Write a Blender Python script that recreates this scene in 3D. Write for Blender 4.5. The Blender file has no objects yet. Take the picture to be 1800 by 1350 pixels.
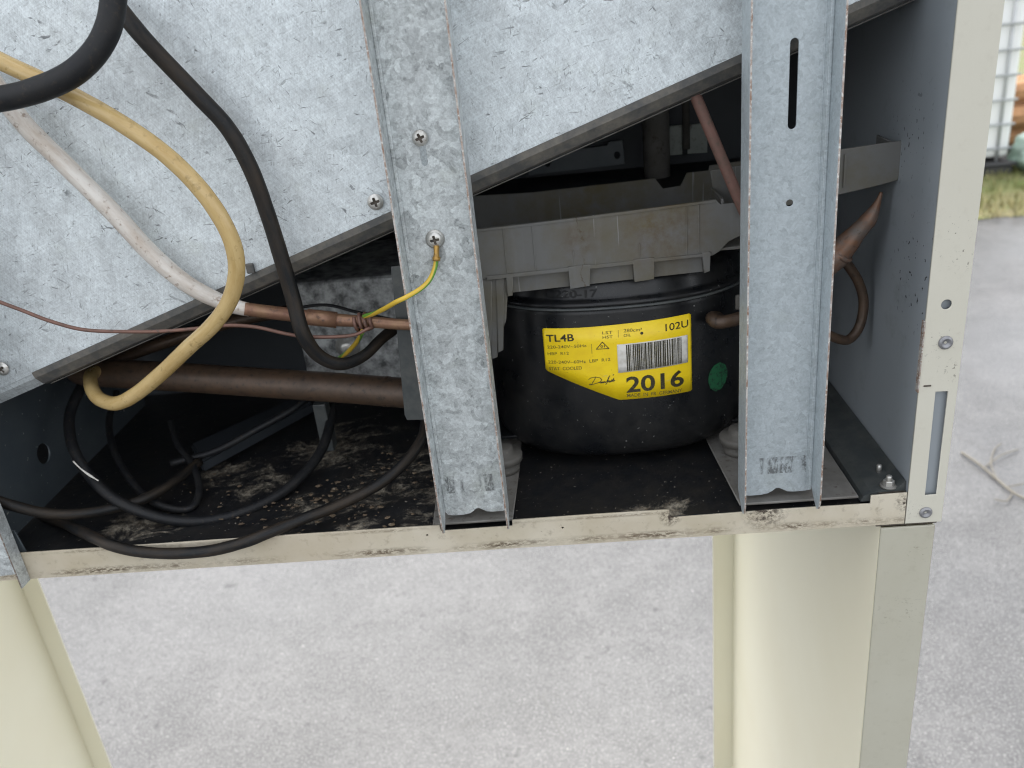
import bpy, bmesh, math, random
from mathutils import Vector, Matrix, noise
random.seed(7)
S = bpy.context.scene
COL = S.collection
# ------------------------------------------------------------------ camera
R0 = Vector((0.9946, 0.0324, -0.0982)); R1 = Vector((-0.0768, -0.4049, -0.9111)); R2 = Vector((-0.0693, 0.9138, -0.4002))
R2.normalize(); R0 = (R0 - R2*R0.dot(R2)).normalized(); R1 = R2.cross(R0)
CAM = Vector((-0.2691, -0.56, 0.3852)); FPX = 1500.0
cd = bpy.data.cameras.new('camera'); cam = bpy.data.objects.new('camera', cd); COL.objects.link(cam)
mw = Matrix.Identity(4)
for i, v in enumerate((R0, -R1, -R2)):
    for r in range(3): mw[r][i] = v[r]
mw.translation = CAM
cam.matrix_world = mw
cd.sensor_width = 36; cd.lens = 36*FPX/1800; cd.clip_start = .01; cd.clip_end = 300
cd.dof.use_dof = True; cd.dof.focus_distance = .60; cd.dof.aperture_fstop = 9
S.camera = cam
# ------------------------------------------------------------------ world, sun, exposure
W = bpy.data.worlds.new('World'); S.world = W; W.use_nodes = True
nt = W.node_tree; nt.nodes.clear()
sky = nt.nodes.new('ShaderNodeTexSky'); sky.sky_type = 'NISHITA'; sky.sun_disc = False
SUN_EL, SUN_AZ = 64, 345
sky.sun_elevation = math.radians(SUN_EL); sky.sun_rotation = math.radians(SUN_AZ)
sky.air_density = 1.0; sky.dust_density = 3.0; sky.ozone_density = 1.0
bg = nt.nodes.new('ShaderNodeBackground'); bg.inputs[1].default_value = .15
wo = nt.nodes.new('ShaderNodeOutputWorld')
hs = nt.nodes.new('ShaderNodeHueSaturation'); hs.inputs['Saturation'].default_value = .20     # overcast: paler than a clear sky
nt.links.new(sky.outputs[0], hs.inputs['Color']); nt.links.new(hs.outputs[0], bg.inputs[0]); nt.links.new(bg.outputs[0], wo.inputs[0])
sd = bpy.data.lights.new('sun', 'SUN'); sd.energy = .6; sd.angle = math.radians(35); sd.color = (1, .96, .9)
sun = bpy.data.objects.new('sun', sd); COL.objects.link(sun)
el, az = math.radians(SUN_EL), math.radians(SUN_AZ)
sv = Vector((math.sin(az)*math.cos(el), math.cos(az)*math.cos(el), math.sin(el)))
sun.rotation_euler = sv.to_track_quat('Z', 'Y').to_euler()
S.view_settings.view_transform = 'Standard'; S.view_settings.look = 'None'; S.view_settings.gamma = 1
S.view_settings.use_curve_mapping = False; S.view_settings.exposure = 1.8
S.render.engine = 'CYCLES'; S.cycles.max_bounces = 8; S.cycles.filter_width = 1.1
GZ = -.90          # ground level; the rail's lower edge is z = 0

# ------------------------------------------------------------------ measuring helpers: a photo pixel on a known plane
def at(px, py, Y=None, X=None, Z=None):
    d = R0*((px-900)/FPX) + R1*((py-675)/FPX) + R2
    t = (Y-CAM.y)/d.y if Y is not None else (X-CAM.x)/d.x if X is not None else (Z-CAM.z)/d.z
    return CAM + d*t

# ------------------------------------------------------------------ materials
class G:
    def __init__(s, name):
        s.m = bpy.data.materials.new(name); s.m.use_nodes = True
        s.t = s.m.node_tree; s.b = s.t.nodes['Principled BSDF']; s.out = s.t.nodes['Material Output']
        s.tc = s.t.nodes.new('ShaderNodeTexCoord')
    def n(s, k): return s.t.nodes.new('ShaderNode'+k)
    def put(s, sock, v):
        if hasattr(v, 'links') or hasattr(v, 'is_linked'): s.t.links.new(v, sock)
        else:
            if isinstance(v, tuple) and len(v) == 3 and sock.type == 'RGBA': v = v+(1,)
            sock.default_value = v
    def co(s, scale=(1, 1, 1), rot=(0, 0, 0), loc=(0, 0, 0), src='Object'):
        mp = s.n('Mapping'); s.t.links.new(s.tc.outputs[src], mp.inputs[0])
        mp.inputs['Scale'].default_value = scale; mp.inputs['Rotation'].default_value = rot; mp.inputs['Location'].default_value = loc
        return mp.outputs[0]
    def noise(s, scale, detail=4, rough=.5, vec=None, dist=0):
        n = s.n('TexNoise'); n.inputs['Scale'].default_value = scale; n.inputs['Detail'].default_value = detail
        n.inputs['Roughness'].default_value = rough; n.inputs['Distortion'].default_value = dist
        s.t.links.new(vec if vec is not None else s.tc.outputs['Object'], n.inputs['Vector']); return n.outputs[0]
    def vor(s, scale, vec=None, out=1, feat='F1', rnd=1):
        n = s.n('TexVoronoi'); n.feature = feat; n.inputs['Scale'].default_value = scale; n.inputs['Randomness'].default_value = rnd
        s.t.links.new(vec if vec is not None else s.tc.outputs['Object'], n.inputs['Vector']); return n.outputs[out]
    def math(s, op, a, b=0.0, clamp=False):
        n = s.n('Math'); n.operation = op; n.use_clamp = clamp; s.put(n.inputs[0], a); s.put(n.inputs[1], b); return n.outputs[0]
    def rng(s, v, a, b, c=0., d=1.):
        n = s.n('MapRange'); n.inputs[1].default_value = a; n.inputs[2].default_value = b; n.inputs[3].default_value = c; n.inputs[4].default_value = d
        s.put(n.inputs[0], v); return n.outputs[0]
    def mix(s, f, a, b, mode='MIX'):
        n = s.n('Mix'); n.data_type = 'RGBA'; n.blend_type = mode
        s.put(n.inputs[0], f); s.put(n.inputs[6], a); s.put(n.inputs[7], b); return n.outputs[2]
    def ball(s, c, r, soft=1.0):      # 1 at c, 0 at distance r (object space)
        v = s.n('VectorMath'); v.operation = 'DISTANCE'; s.t.links.new(s.tc.outputs['Object'], v.inputs[0]); v.inputs[1].default_value = c
        return s.rng(v.outputs['Value'], 0, r, 1, 0)
    def sep(s, src='Object'):
        x = s.n('SeparateXYZ'); s.t.links.new(s.tc.outputs[src], x.inputs[0]); return x.outputs
    def bump(s, h, strength=.3, dist=.001):
        n = s.n('Bump'); n.inputs['Strength'].default_value = strength; n.inputs['Distance'].default_value = dist
        s.put(n.inputs['Height'], h); s.t.links.new(n.outputs[0], s.b.inputs['Normal'])
    def set(s, col=None, rough=None, metal=None, spec=None, **k):
        if col is not None: s.put(s.b.inputs['Base Color'], col)
        if rough is not None: s.put(s.b.inputs['Roughness'], rough)
        if metal is not None: s.put(s.b.inputs['Metallic'], metal)
        if spec is not None: s.put(s.b.inputs['Specular IOR Level'], spec)
        for a, b in k.items(): s.put(s.b.inputs[a.replace('_', ' ')], b)
        return s.m

def m_galv(name, base, cell=110, contrast=.12, flecks=True, spang=True, metal=.35, hairy=0.):
    g = G(name)
    w = g.n('VectorMath'); w.operation = 'MULTIPLY_ADD'
    nn = g.n('TexNoise'); nn.inputs['Scale'].default_value = 60; nn.inputs['Detail'].default_value = 3
    g.t.links.new(g.tc.outputs['Object'], nn.inputs['Vector'])
    g.t.links.new(nn.outputs[1], w.inputs[0]); w.inputs[1].default_value = (.016,)*3; g.t.links.new(g.tc.outputs['Object'], w.inputs[2])
    vec = w.outputs[0]
    v = g.vor(cell, vec); r = g.n('SeparateColor'); g.t.links.new(v, r.inputs[0])
    v2 = g.vor(cell*2.6, vec); r2 = g.n('SeparateColor'); g.t.links.new(v2, r2.inputs[0])
    fine = g.noise(750, 4, .8); big = g.noise(9, 4, .6)
    hair = None
    for i, (a, sc) in enumerate(((.35, 1.), (1.25, 1.2), (2.2, .9))):
        mp = g.co((70*sc,)*3, (0, a, 0), (i*2.3, 0, i*1.1)); m2 = g.n('Mapping'); g.t.links.new(mp, m2.inputs[0]); m2.inputs['Scale'].default_value = (1, 1, 6)
        h = g.noise(2.2, 3, .65, m2.outputs[0], .3); hair = h if hair is None else g.math('ADD', hair, h)
    hair = g.math('SUBTRACT', hair, 1.5)
    k = g.math('MULTIPLY', g.math('SUBTRACT', r.outputs[0], .5), contrast*1.5)
    k = g.math('ADD', k, g.math('MULTIPLY', g.math('SUBTRACT', r2.outputs[0], .5), contrast*.9))
    k = g.math('ADD', k, g.math('MULTIPLY', g.math('SUBTRACT', fine, .5), contrast*(6.5 if hairy == 0 else 4.0)))
    k = g.math('ADD', k, g.math('MULTIPLY', hair, hairy))
    k = g.math('ADD', k, g.math('MULTIPLY', g.math('SUBTRACT', big, .5), contrast*1.6))
    k = g.math('ADD', k, g.math('MULTIPLY', g.rng(r2.outputs[1], .74, .80), -contrast*.8))
    k = g.math('ADD', k, g.math('MULTIPLY', g.rng(r.outputs[2], .76, .82), -contrast*.8))
    k = g.math('ADD', k, 1.0)
    c = g.mix(1.0, base, k, 'MULTIPLY')
    c = g.mix(g.rng(g.noise(22, 5, .6), .58, .75, 0, .35), c, tuple(x*.82 for x in base[:2])+(base[2]*.70,))
    if flecks:
        tot = None
        for i, (a, sc, ln) in enumerate(((.5, 1, 4.5), (1.5, 1.3, 6), (2.5, .85, 4), (.05, 1.15, 5), (2.0, 1.6, 7))):
            mp = g.co((42*sc, 42*sc, 42*sc), (0, a, 0), (i*3.1, 0, i*1.7))
            mp2 = g.n('Mapping'); g.t.links.new(mp, mp2.inputs[0]); mp2.inputs['Scale'].default_value = (1, 1, ln)
            f = g.noise(2.0, 2.0, .6, mp2.outputs[0], .5)
            dens = g.rng(g.noise(28, 3, .6, g.co((1, 1, 1), (0, 0, 0), (i*.37, 0, i*.21))), .3, .7, -.07, .05)
            f = g.rng(g.math('ADD', f, dens), .664, .715)
            tot = f if tot is None else g.math('MAXIMUM', tot, f)
        tot = g.math('MULTIPLY', tot, g.rng(g.noise(75, 3, .7), .36, .62, .05, 1.0))
        spk = g.rng(g.noise(420, 2, .6), .70, .74)
        tot = g.math('MAXIMUM', tot, g.math('MULTIPLY', spk, .8))
        c = g.mix(g.math('MULTIPLY', tot, .85 if flecks is True else flecks), c, (.11, .12, .125))
        sw = g.rng(g.noise(11, 6, .7, None, 2.5), .46, .62)
        c = g.mix(g.math('MULTIPLY', sw, .22), c, (.35, .36, .36))
    rg = g.math('ADD', g.math('MULTIPLY', r.outputs[1], .16), .42)
    g.bump(g.math('ADD', fine, g.math('MULTIPLY', r.outputs[2], .3)), .12, .0004)
    return g, c, rg

def build_mats():
    M = {}
    g, c, rg = m_galv('galvanised_sheet', (.66, .71, .725), 62, .075, True, hairy=.62); M['sheet'] = g.set(c, rg, .30)
    # uprights: spangled, with worn ink stamp and rusty cut edges handled by a second material
    def upright(nm, base, cell, con, stamp, fl):
        g, c, rg = m_galv(nm, base, cell, con, fl)
        x, y, z = g.sep()
        s0, s1, z0, z1 = stamp
        bx = g.math('MULTIPLY', g.math('MULTIPLY', g.math('GREATER_THAN', x, s0), g.math('LESS_THAN', x, s1)),
                    g.math('MULTIPLY', g.math('GREATER_THAN', z, z0), g.math('LESS_THAN', z, z1)))
        smear = g.noise(1, 4, .75, g.co((320, 100, 140)))
        blk = g.rng(g.noise(1, 1, .5, g.co((120, 10, 10))), .44, .52)
        st = g.math('MULTIPLY', bx, g.math('MULTIPLY', g.rng(smear, .42, .56), blk))
        c = g.mix(g.math('MULTIPLY', st, .85), c, (.11, .115, .115))
        return g.set(c, rg, .30)
    M['chan_l'] = upright('galvanised_spangle', (.55, .585, .585), 150, .20, (-.372, -.333, .047, .062), .3)
    M['chan_r'] = upright('galvanised_dull', (.46, .51, .53), 260, .09, (-.138, -.098, .045, .059), False)
    g = G('rusty_cut_edge'); n = g.noise(160, 5, .7)
    c = g.mix(g.rng(n, .38, .6), (.44, .42, .39), (.22, .14, .10)); c = g.mix(g.rng(g.noise(500, 3), .55, .65), c, (.55, .54, .5))
    g.bump(n, .5, .0006); M['rust_edge'] = g.set(c, .75, .1)
    # cream-grey paint with grime
    def paint(nm, base, dirt=.5, zdirt=None, rough=.42, chips=True):
        g = G(nm)
        n1 = g.noise(14, 6, .65); n2 = g.noise(120, 5, .7); n3 = g.noise(420, 3, .6)
        c = g.mix(g.rng(n1, .4, .7, 0, dirt), base, (base[0]*.72, base[1]*.68, base[2]*.58))
        c = g.mix(g.rng(n2, .56, .70, 0, dirt*.8), c, (.28, .24, .18))
        c = g.mix(g.rng(n3, .68, .73, 0, .85*dirt), c, (.10, .085, .07))
        if zdirt:
            x, y, z = g.sep()
            for (z0, z1, amt) in zdirt:
                band = g.math('SUBTRACT', 1.0, g.math('DIVIDE', g.math('ABSOLUTE', g.math('SUBTRACT', z, z0)), z1), True)
                st = g.noise(1, 6, .8, g.co((190, 190, 520)))
                brk = g.rng(g.noise(11, 3, .6), .42, .6)
                c = g.mix(g.math('MULTIPLY', g.math('MULTIPLY', band, brk), g.rng(st, .45, .52, 0, amt)), c, (.085, .06, .035))
        g.bump(n3, .08, .0004)
        return g, c, rough
    g, c, r = paint('rail_paint', (.58, .53, .425), .75, [(.0035, .0045, 1.3), (.023, .002, .7)])
    c = g.mix(g.math('MULTIPLY', g.rng(g.noise(5, 4, .6), .42, .62), .35), c, (.40, .33, .235))
    for (p, rad) in (((-.0262, 0, .018), .009), ((-.202, 0, .019), .010), ((-.13, 0, .019), .02)):
        c = g.mix(g.math('MULTIPLY', g.ball(p, rad), g.rng(g.noise(300, 5, .8), .46, .56, 0, 1.4), True), c, (.05, .035, .025))
    M['rail'] = g.set(c, r)
    g, c, r = paint('post_paint', (.58, .56, .475), .12)
    for (p, rad, th) in (((-.012, 0, .223), .02, .52), ((-.006, 0, .205), .016, .50), ((-.014, 0, .145), .016, .50), ((-.003, 0, .125), .012, .48), ((-.022, 0, .012), .010, .48)):
        c = g.mix(g.math('MULTIPLY', g.ball(p, rad), g.rng(g.noise(330, 4, .75), th+.10, th+.15, 0, 1.0)), c, (.07, .06, .045))
    M['post'] = g.set(c, r)
    g, c, r = paint('leg_front_shaded', (.46, .445, .365), .22)  # leg front faces away from the light; its shade is put into this colour
    for (p, rad) in (((-.02, 0, -.09), .03), ((-.012, 0, -.03), .018)):
        c = g.mix(g.math('MULTIPLY', g.ball(p, rad), g.rng(g.noise(260, 4, .75, g.co((1, 1, 1.6))), .60, .66, 0, .6)), c, (.14, .12, .09))
    M['leg_shaded'] = g.set(c, .38)
    g = G('cream_paint'); n = g.noise(6, 4)
    c = g.mix(g.rng(n, .35, .7), (.82, .785, .62), (.79, .745, .57)); M['cream'] = g.set(c, .36)
    # bluish grey inner wall with black specks
    g = G('inner_wall_paint'); n = g.noise(7, 4, .6)
    c = g.mix(g.rng(n, .3, .7), (.30, .33, .355), (.34, .37, .39))
    sp = g.math('MULTIPLY', g.rng(g.noise(210, 2, .5), .66, .69), g.math('MAXIMUM', g.ball((-.0245, .02, .19), .055), g.math('MULTIPLY', g.ball((-.0245, .05, .28), .05), .5)))
    c = g.mix(g.math('MULTIPLY', sp, 2.0, True), c, (.012, .012, .012))
    c = g.mix(g.rng(g.noise(30, 6, .7), .56, .72, 0, .45), c, (.19, .21, .205)); M['wall'] = g.set(c, .33)
    g = G('slate_paint'); n = g.noise(25, 5, .6)
    c = g.mix(g.rng(n, .35, .7), (.055, .068, .078), (.078, .092, .10)); c = g.mix(g.rng(g.noise(170, 5, .7), .66, .7), c, (.42, .42, .38)); M['slate'] = g.set(c, .38)
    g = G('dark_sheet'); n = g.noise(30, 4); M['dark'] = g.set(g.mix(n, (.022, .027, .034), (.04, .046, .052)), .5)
    g = G('sill_paint'); n = g.noise(60, 6, .7); c = g.mix(g.rng(n, .4, .7), (.05, .057, .058), (.09, .094, .088)); M['sill'] = g.set(c, .45)
    g = G('bitumen_edge'); n = g.noise(80, 5, .7)
    c = g.mix(g.rng(n, .4, .7), (.075, .075, .072), (.16, .145, .12)); M['trim'] = g.set(c, .6)
    # peeling black floor
    g = G('peeling_black_floor')
    blobs = [(-.43, .10, .09), (-.46, .06, .06), (-.505, .045, .05), (-.56, .10, .055), (-.60, .13, .05), (-.63, .04, .05), (-.385, .075, .05), (-.40, .02, .035), (-.45, .02, .035), (-.20, .015, .03), (-.225, .01, .03), (-.50, .17, .09), (-.66, .05, .03)]
    tot = None
    for (x, y, r) in blobs:
        b = g.ball((x, y, .018), r); tot = b if tot is None else g.math('MAXIMUM', tot, b)
    n = g.noise(1, 9, .80, g.co((30, 48, 30), (0, 0, -.5)), .6)
    msk = g.rng(g.math('ADD', n, g.math('MULTIPLY', g.math('MINIMUM', tot, .7), .27)), .655, .76)
    msk = g.math('MULTIPLY', msk, g.rng(g.noise(170, 5, .75), .36, .60, .12, 1.0))
    patch = g.mix(g.rng(g.noise(140, 5, .7), .35, .65), (.40, .36, .28), (.15, .12, .085))
    c = g.mix(g.rng(g.noise(60, 5, .7), .4, .7), (.010, .011, .013), (.024, .022, .02))
    c = g.mix(g.rng(g.noise(310, 2, .5), .715, .73), c, (.34, .31, .26))
    c = g.mix(msk, c, patch); g.bump(g.math('ADD', g.math('MULTIPLY', msk, -1.0), g.noise(90, 5)), .5, .0012)
    M['floor'] = g.set(c, g.rng(msk, 0, 1, .42, .85))
    g = G('compressor_black'); n = g.noise(45, 5, .65)
    c = g.mix(g.rng(n, .4, .7), (.0055, .0065, .008), (.014, .014, .014)); c = g.mix(g.rng(g.noise(330, 3, .6), .70, .72), c, (.20, .20, .19))
    g.bump(g.noise(130, 3), .06, .0008); c = g.mix(g.rng(g.noise(16, 7, .75), .50, .75, 0, .35), c, (.055, .052, .048)); M['comp'] = g.set(c, g.rng(n, .3, .7, .24, .38), None, .38)
    g = G('label_yellow'); n = g.noise(90, 5, .6); c = g.mix(g.rng(n, .4, .75), (.96, .70, .012), (.88, .61, .012))
    c = g.mix(g.rng(g.noise(380, 4, .7), .66, .72), c, (.52, .36, .03)); c = g.mix(g.rng(g.noise(1, 5, .75, g.co((60, 60, 190), (0, .5, 0))), .63, .68, 0, .5), c, (.62, .50, .18)); M['yellow'] = g.set(c, .38)
    g = G('print_black'); n = g.noise(700, 3); M['ink'] = g.set(g.mix(g.rng(n, .5, .75, 0, .35), (.03, .027, .015), (.3, .23, .03)), .5)
    g = G('thin_print'); M['ink2'] = g.set((.15, .115, .02), .5)
    g = G('barcode_white'); M['white'] = g.set(g.mix(g.rng(g.noise(200, 4), .45, .7), (.74, .72, .66), (.6, .57, .5)), .45)
    g = G('green_dot'); n = g.noise(330, 4, .7); M['green'] = g.set(g.mix(g.rng(n, .50, .62), (.012, .115, .045), (.010, .03, .018)), .5)
    # milky plastic
    g = G('milky_plastic'); n = g.noise(22, 5, .65); st = g.noise(1, 4, .6, g.co((55, 55, 5)))
    c = g.mix(g.rng(n, .42, .68), (.29, .29, .278), (.255, .235, .18))
    c = g.mix(g.rng(st, .55, .75, 0, .35), c, (.40, .40, .395))
    ys = g.math('MULTIPLY', g.math('MAXIMUM', g.ball((-.20, .075, .228), .05), g.ball((-.24, .2, .22), .06)), g.rng(g.noise(40, 5, .7), .35, .6))
    c = g.mix(g.math('MULTIPLY', ys, .9, True), c, (.25, .205, .105))
    fs = g.rng(g.noise(1, 2, .5, g.co((260, 260, 9))), .70, .73)
    c = g.mix(g.math('MULTIPLY', fs, .6), c, (.55, .55, .53))
    br = g.math('MULTIPLY', g.math('MAXIMUM', g.ball((-.255, .085, .222), .022), g.math('MULTIPLY', g.ball((-.19, .085, .222), .045), .7)), g.rng(g.noise(120, 5, .7), .38, .62))
    c = g.mix(br, c, (.20, .13, .07))
    ck = g.noise(1, 5, .7, g.co((40, 40, 40)))
    x, y, z = g.sep()
    cr = g.math('ABSOLUTE', g.math('SUBTRACT', g.math('ADD', x, g.math('MULTIPLY', ck, .03)), -.2385))
    crm = g.math('MULTIPLY', g.math('LESS_THAN', cr, .0007), g.math('LESS_THAN', y, .12))
    c = g.mix(g.math('MULTIPLY', g.math('MULTIPLY', crm, g.rng(g.noise(150, 3), .4, .6)), .6), c, (.17, .12, .075))
    tr = g.n('BsdfTranslucent'); g.put(tr.inputs[0], c); ms = g.n('MixShader'); ms.inputs[0].default_value = .5
    g.bump(g.noise(1, 4, .6, g.co((90, 90, 12))), .15, .0012); g.set(c, .27); g.t.links.new(g.b.outputs[0], ms.inputs[1]); g.t.links.new(tr.outputs[0], ms.inputs[2]); g.t.links.new(ms.outputs[0], g.out.inputs[0])
    M['milky'] = g.m
    def tubemat(nm, a, b, d, rough, metal, s1=60, s2=240, streak=False, spec=.5):
        g = G(nm); n = g.noise(1, 5, .7, g.co((.5, 3.5, 1), src='UV') if streak else g.co((s1, s1, s1))); n2 = g.noise(s2, 4, .65)
        c = g.mix(g.rng(n, .38, .66), a, b); c = g.mix(g.rng(n2, .58, .7), c, d); g.bump(n2, .12, .0006)
        return g.set(c, g.rng(n, .3, .7, rough-.06, rough+.1), metal, spec)
    M['copper'] = tubemat('aged_copper', (.28, .165, .095), (.21, .105, .072), (.125, .08, .058), .38, .4)
    M['copper_dk'] = tubemat('dull_brown_copper', (.092, .058, .037), (.058, .039, .027), (.034, .025, .02), .42, .25)
    M['rustpipe'] = tubemat('rust_pink_pipe', (.19, .10, .08), (.145, .088, .07), (.10, .08, .062), .55, .2)
    M['yellowtube'] = tubemat('yellowed_tube', (.52, .38, .17), (.42, .285, .105), (.33, .23, .09), .19, .0, 45, 160, True)  # lengthwise light streaks imitate translucent highlights in the colour
    M['whitepipe'] = tubemat('chalky_pipe', (.68, .65, .60), (.50, .43, .36), (.30, .23, .18), .42, .1, 70, 200, True)
    M['capillary'] = tubemat('dull_capillary', (.19, .10, .075), (.15, .085, .065), (.105, .075, .06), .45, .3)
    M['olive'] = tubemat('olive_plate', (.26, .28, .25), (.21, .23, .21), (.17, .17, .15), .5, .1)
    M['braze'] = tubemat('brazed_copper', (.21, .11, .065), (.15, .13, .115), (.09, .06, .045), .45, .3, 90, 300)
    M['rubber'] = tubemat('black_rubber', (.009, .010, .012), (.018, .018, .018), (.035, .028, .022), .5, 0, 60, 300, False, .28)
    M['hose'] = tubemat('dusty_hose', (.007, .008, .009), (.034, .025, .017), (.022, .019, .016), .5, 0, 60, 300, True, .28)
    M['grommet'] = tubemat('grey_rubber', (.12, .113, .10), (.085, .08, .07), (.15, .135, .115), .6, 0)
    M['mount'] = tubemat('mount_plate_paint', (.21, .205, .19), (.16, .15, .135), (.10, .085, .07), .5, .15, 40, 150)
    M['zinc'] = tubemat('zinc_plate', (.62, .61, .58), (.50, .49, .45), (.32, .27, .22), .35, .7, 200, 600)
    M['rivet'] = tubemat('dull_rivet', (.30, .30, .31), (.24, .24, .25), (.12, .11, .10), .4, .5, 300, 900)
    M['debris'] = tubemat('rust_flakes', (.16, .12, .075), (.075, .05, .032), (.22, .19, .14), .85, 0, 120, 300)
    M['recess'] = tubemat('screw_recess', (.09, .075, .06), (.13, .11, .09), (.05, .05, .05), .6, .3)
    M['brass'] = tubemat('brass_crimp', (.45, .27, .07), (.34, .2, .06), (.2, .12, .05), .38, .6)
    g = G('earth_wire'); uv = g.n('SeparateXYZ'); g.t.links.new(g.tc.outputs['UV'], uv.inputs[0])
    stp = g.math('GREATER_THAN', g.math('FRACT', g.math('ADD', uv.outputs[1], g.math('MULTIPLY', uv.outputs[0], .12))), .58)
    M['earth'] = g.set(g.mix(stp, (.62, .42, .045), (.13, .30, .04)), .4)
    g = G('box_galv'); v = g.noise(95, 4, .65); c = g.mix(g.rng(v, .35, .65), (.09, .094, .094), (.42, .435, .43)); M['mottled'] = g.set(c, .5, .25)
    # outdoors
    g = G('worn_asphalt'); a = g.noise(2.2, 5, .6); b = g.noise(70, 4, .7); v = g.vor(75, None, 0); ag = g.noise(190, 2, .5)
    grit = g.noise(230, 3, .75); grit2 = g.noise(95, 4, .7)
    c = g.mix(g.rng(a, .35, .68), (.105, .104, .103), (.076, .076, .076))
    c = g.mix(g.rng(g.noise(5, 7, .75), .42, .64, 0, .85), c, (.045, .045, .045))
    c = g.mix(g.rng(grit2, .42, .66, 0, .7), c, (.034, .034, .035))
    c = g.mix(g.rng(grit, .54, .62, 0, .8), c, (.22, .216, .21))
    c = g.mix(g.rng(ag, .70, .74, 0, .9), c, (.40, .39, .37))
    c = g.mix(g.rng(g.noise(26, 3, .6), .66, .72, 0, .8), c, (.03, .03, .03))
    ck = g.vor(2.6, g.co((1, 1, 1), (0, 0, .4)), 0, 'DISTANCE_TO_EDGE'); wb = g.noise(14, 5, .7)
    crk = g.math('MULTIPLY', g.rng(g.math('ADD', ck, g.math('MULTIPLY', wb, .05)), .030, .024), g.rng(g.noise(2.3, 3), .48, .58))
    c = g.mix(g.math('MULTIPLY', crk, .45), c, (.05, .048, .042))
    wet = g.rng(g.noise(1.1, 4, .55), .42, .62)
    g.bump(g.math('ADD', grit, g.math('MULTIPLY', grit2, .6)), .22, .0025); M['asphalt'] = g.set(c, g.rng(wet, 0, 1, .5, .34), 0, .5)
    g = G('soil'); n = g.noise(3, 6, .7); M['soil'] = g.set(g.mix(g.rng(n, .4, .65), (.16, .14, .07), (.12, .16, .04)), .9)
    g = G('grass_blades'); n = g.noise(2.5, 4, .7); M['grass'] = g.set(g.mix(g.rng(n, .38, .64), (.17, .19, .06), (.34, .29, .14)), .8)
    g = G('tank_plastic'); n = g.noise(2, 3); M['tank'] = g.set(g.mix(n, (.88, .89, .87), (.84, .86, .84)), .35)
    g = G('cage_steel'); n = g.noise(30, 3); M['cage'] = g.set(g.mix(n, (.42, .44, .45), (.5, .51, .51)), .45, .3)
    g = G('pallet_black'); n = g.noise(10, 3); M['pallet'] = g.set(g.mix(n, (.03, .03, .033), (.06, .06, .06)), .7)
    g = G('log_wood'); n = g.noise(1, 5, .6, g.co((30, 4, 30))); M['wood'] = g.set(g.mix(g.rng(n, .35, .7), (.46, .25, .12), (.30, .15, .07)), .8)
    g = G('green_tarp'); n = g.noise(5, 4, .6); M['tarp'] = g.set(g.mix(g.rng(n, .35, .65), (.16, .24, .18), (.28, .36, .31)), .5)
    g = G('weed_crack_tone'); n = g.noise(60, 3); M['weed_crack'] = g.set(g.mix(n, (.20, .185, .15), (.15, .135, .11)), .9)
    return M
M = build_mats()

# ------------------------------------------------------------------ object helpers
def link(name, me, mats, parent=None, smooth=False):
    for m in (mats if isinstance(mats, (list, tuple)) else [mats]): me.materials.append(m)
    if smooth:
        for p in me.polygons: p.use_smooth = True
    me.name = name
    o = bpy.data.objects.new(name, me); COL.objects.link(o)
    if parent: o.parent = parent; o.matrix_parent_inverse = parent.matrix_world.inverted()
    return o
def tag(o, label, cat, group=None, kind=None):
    if label: o['label'] = label
    if cat: o['category'] = cat
    if group: o['group'] = group
    if kind: o['kind'] = kind
    return o
def thing(name, label, cat, loc=(0, 0, 0), group=None):
    o = bpy.data.objects.new(name, None); COL.objects.link(o); o.location = loc; o.empty_display_size = .02
    o.matrix_world = Matrix.Translation(loc)
    return tag(o, label, cat, group)
def frombm(name, bm, mats, parent=None, smooth=False):
    me = bpy.data.meshes.new(name); bmesh.ops.recalc_face_normals(bm, faces=bm.faces); bm.to_mesh(me); bm.free()
    return link(name, me, mats, parent, smooth)
def box(name, lo, hi, mat, parent=None, bev=.0008, seg=2):
    bm = bmesh.new(); bmesh.ops.create_cube(bm, size=1)
    for v in bm.verts: v.co = Vector([lo[i] + (v.co[i]+.5)*(hi[i]-lo[i]) for i in range(3)])
    if bev: bmesh.ops.bevel(bm, geom=bm.edges[:], offset=bev, segments=seg, affect='EDGES', profile=.5)
    return frombm(name, bm, mat, parent)
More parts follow.
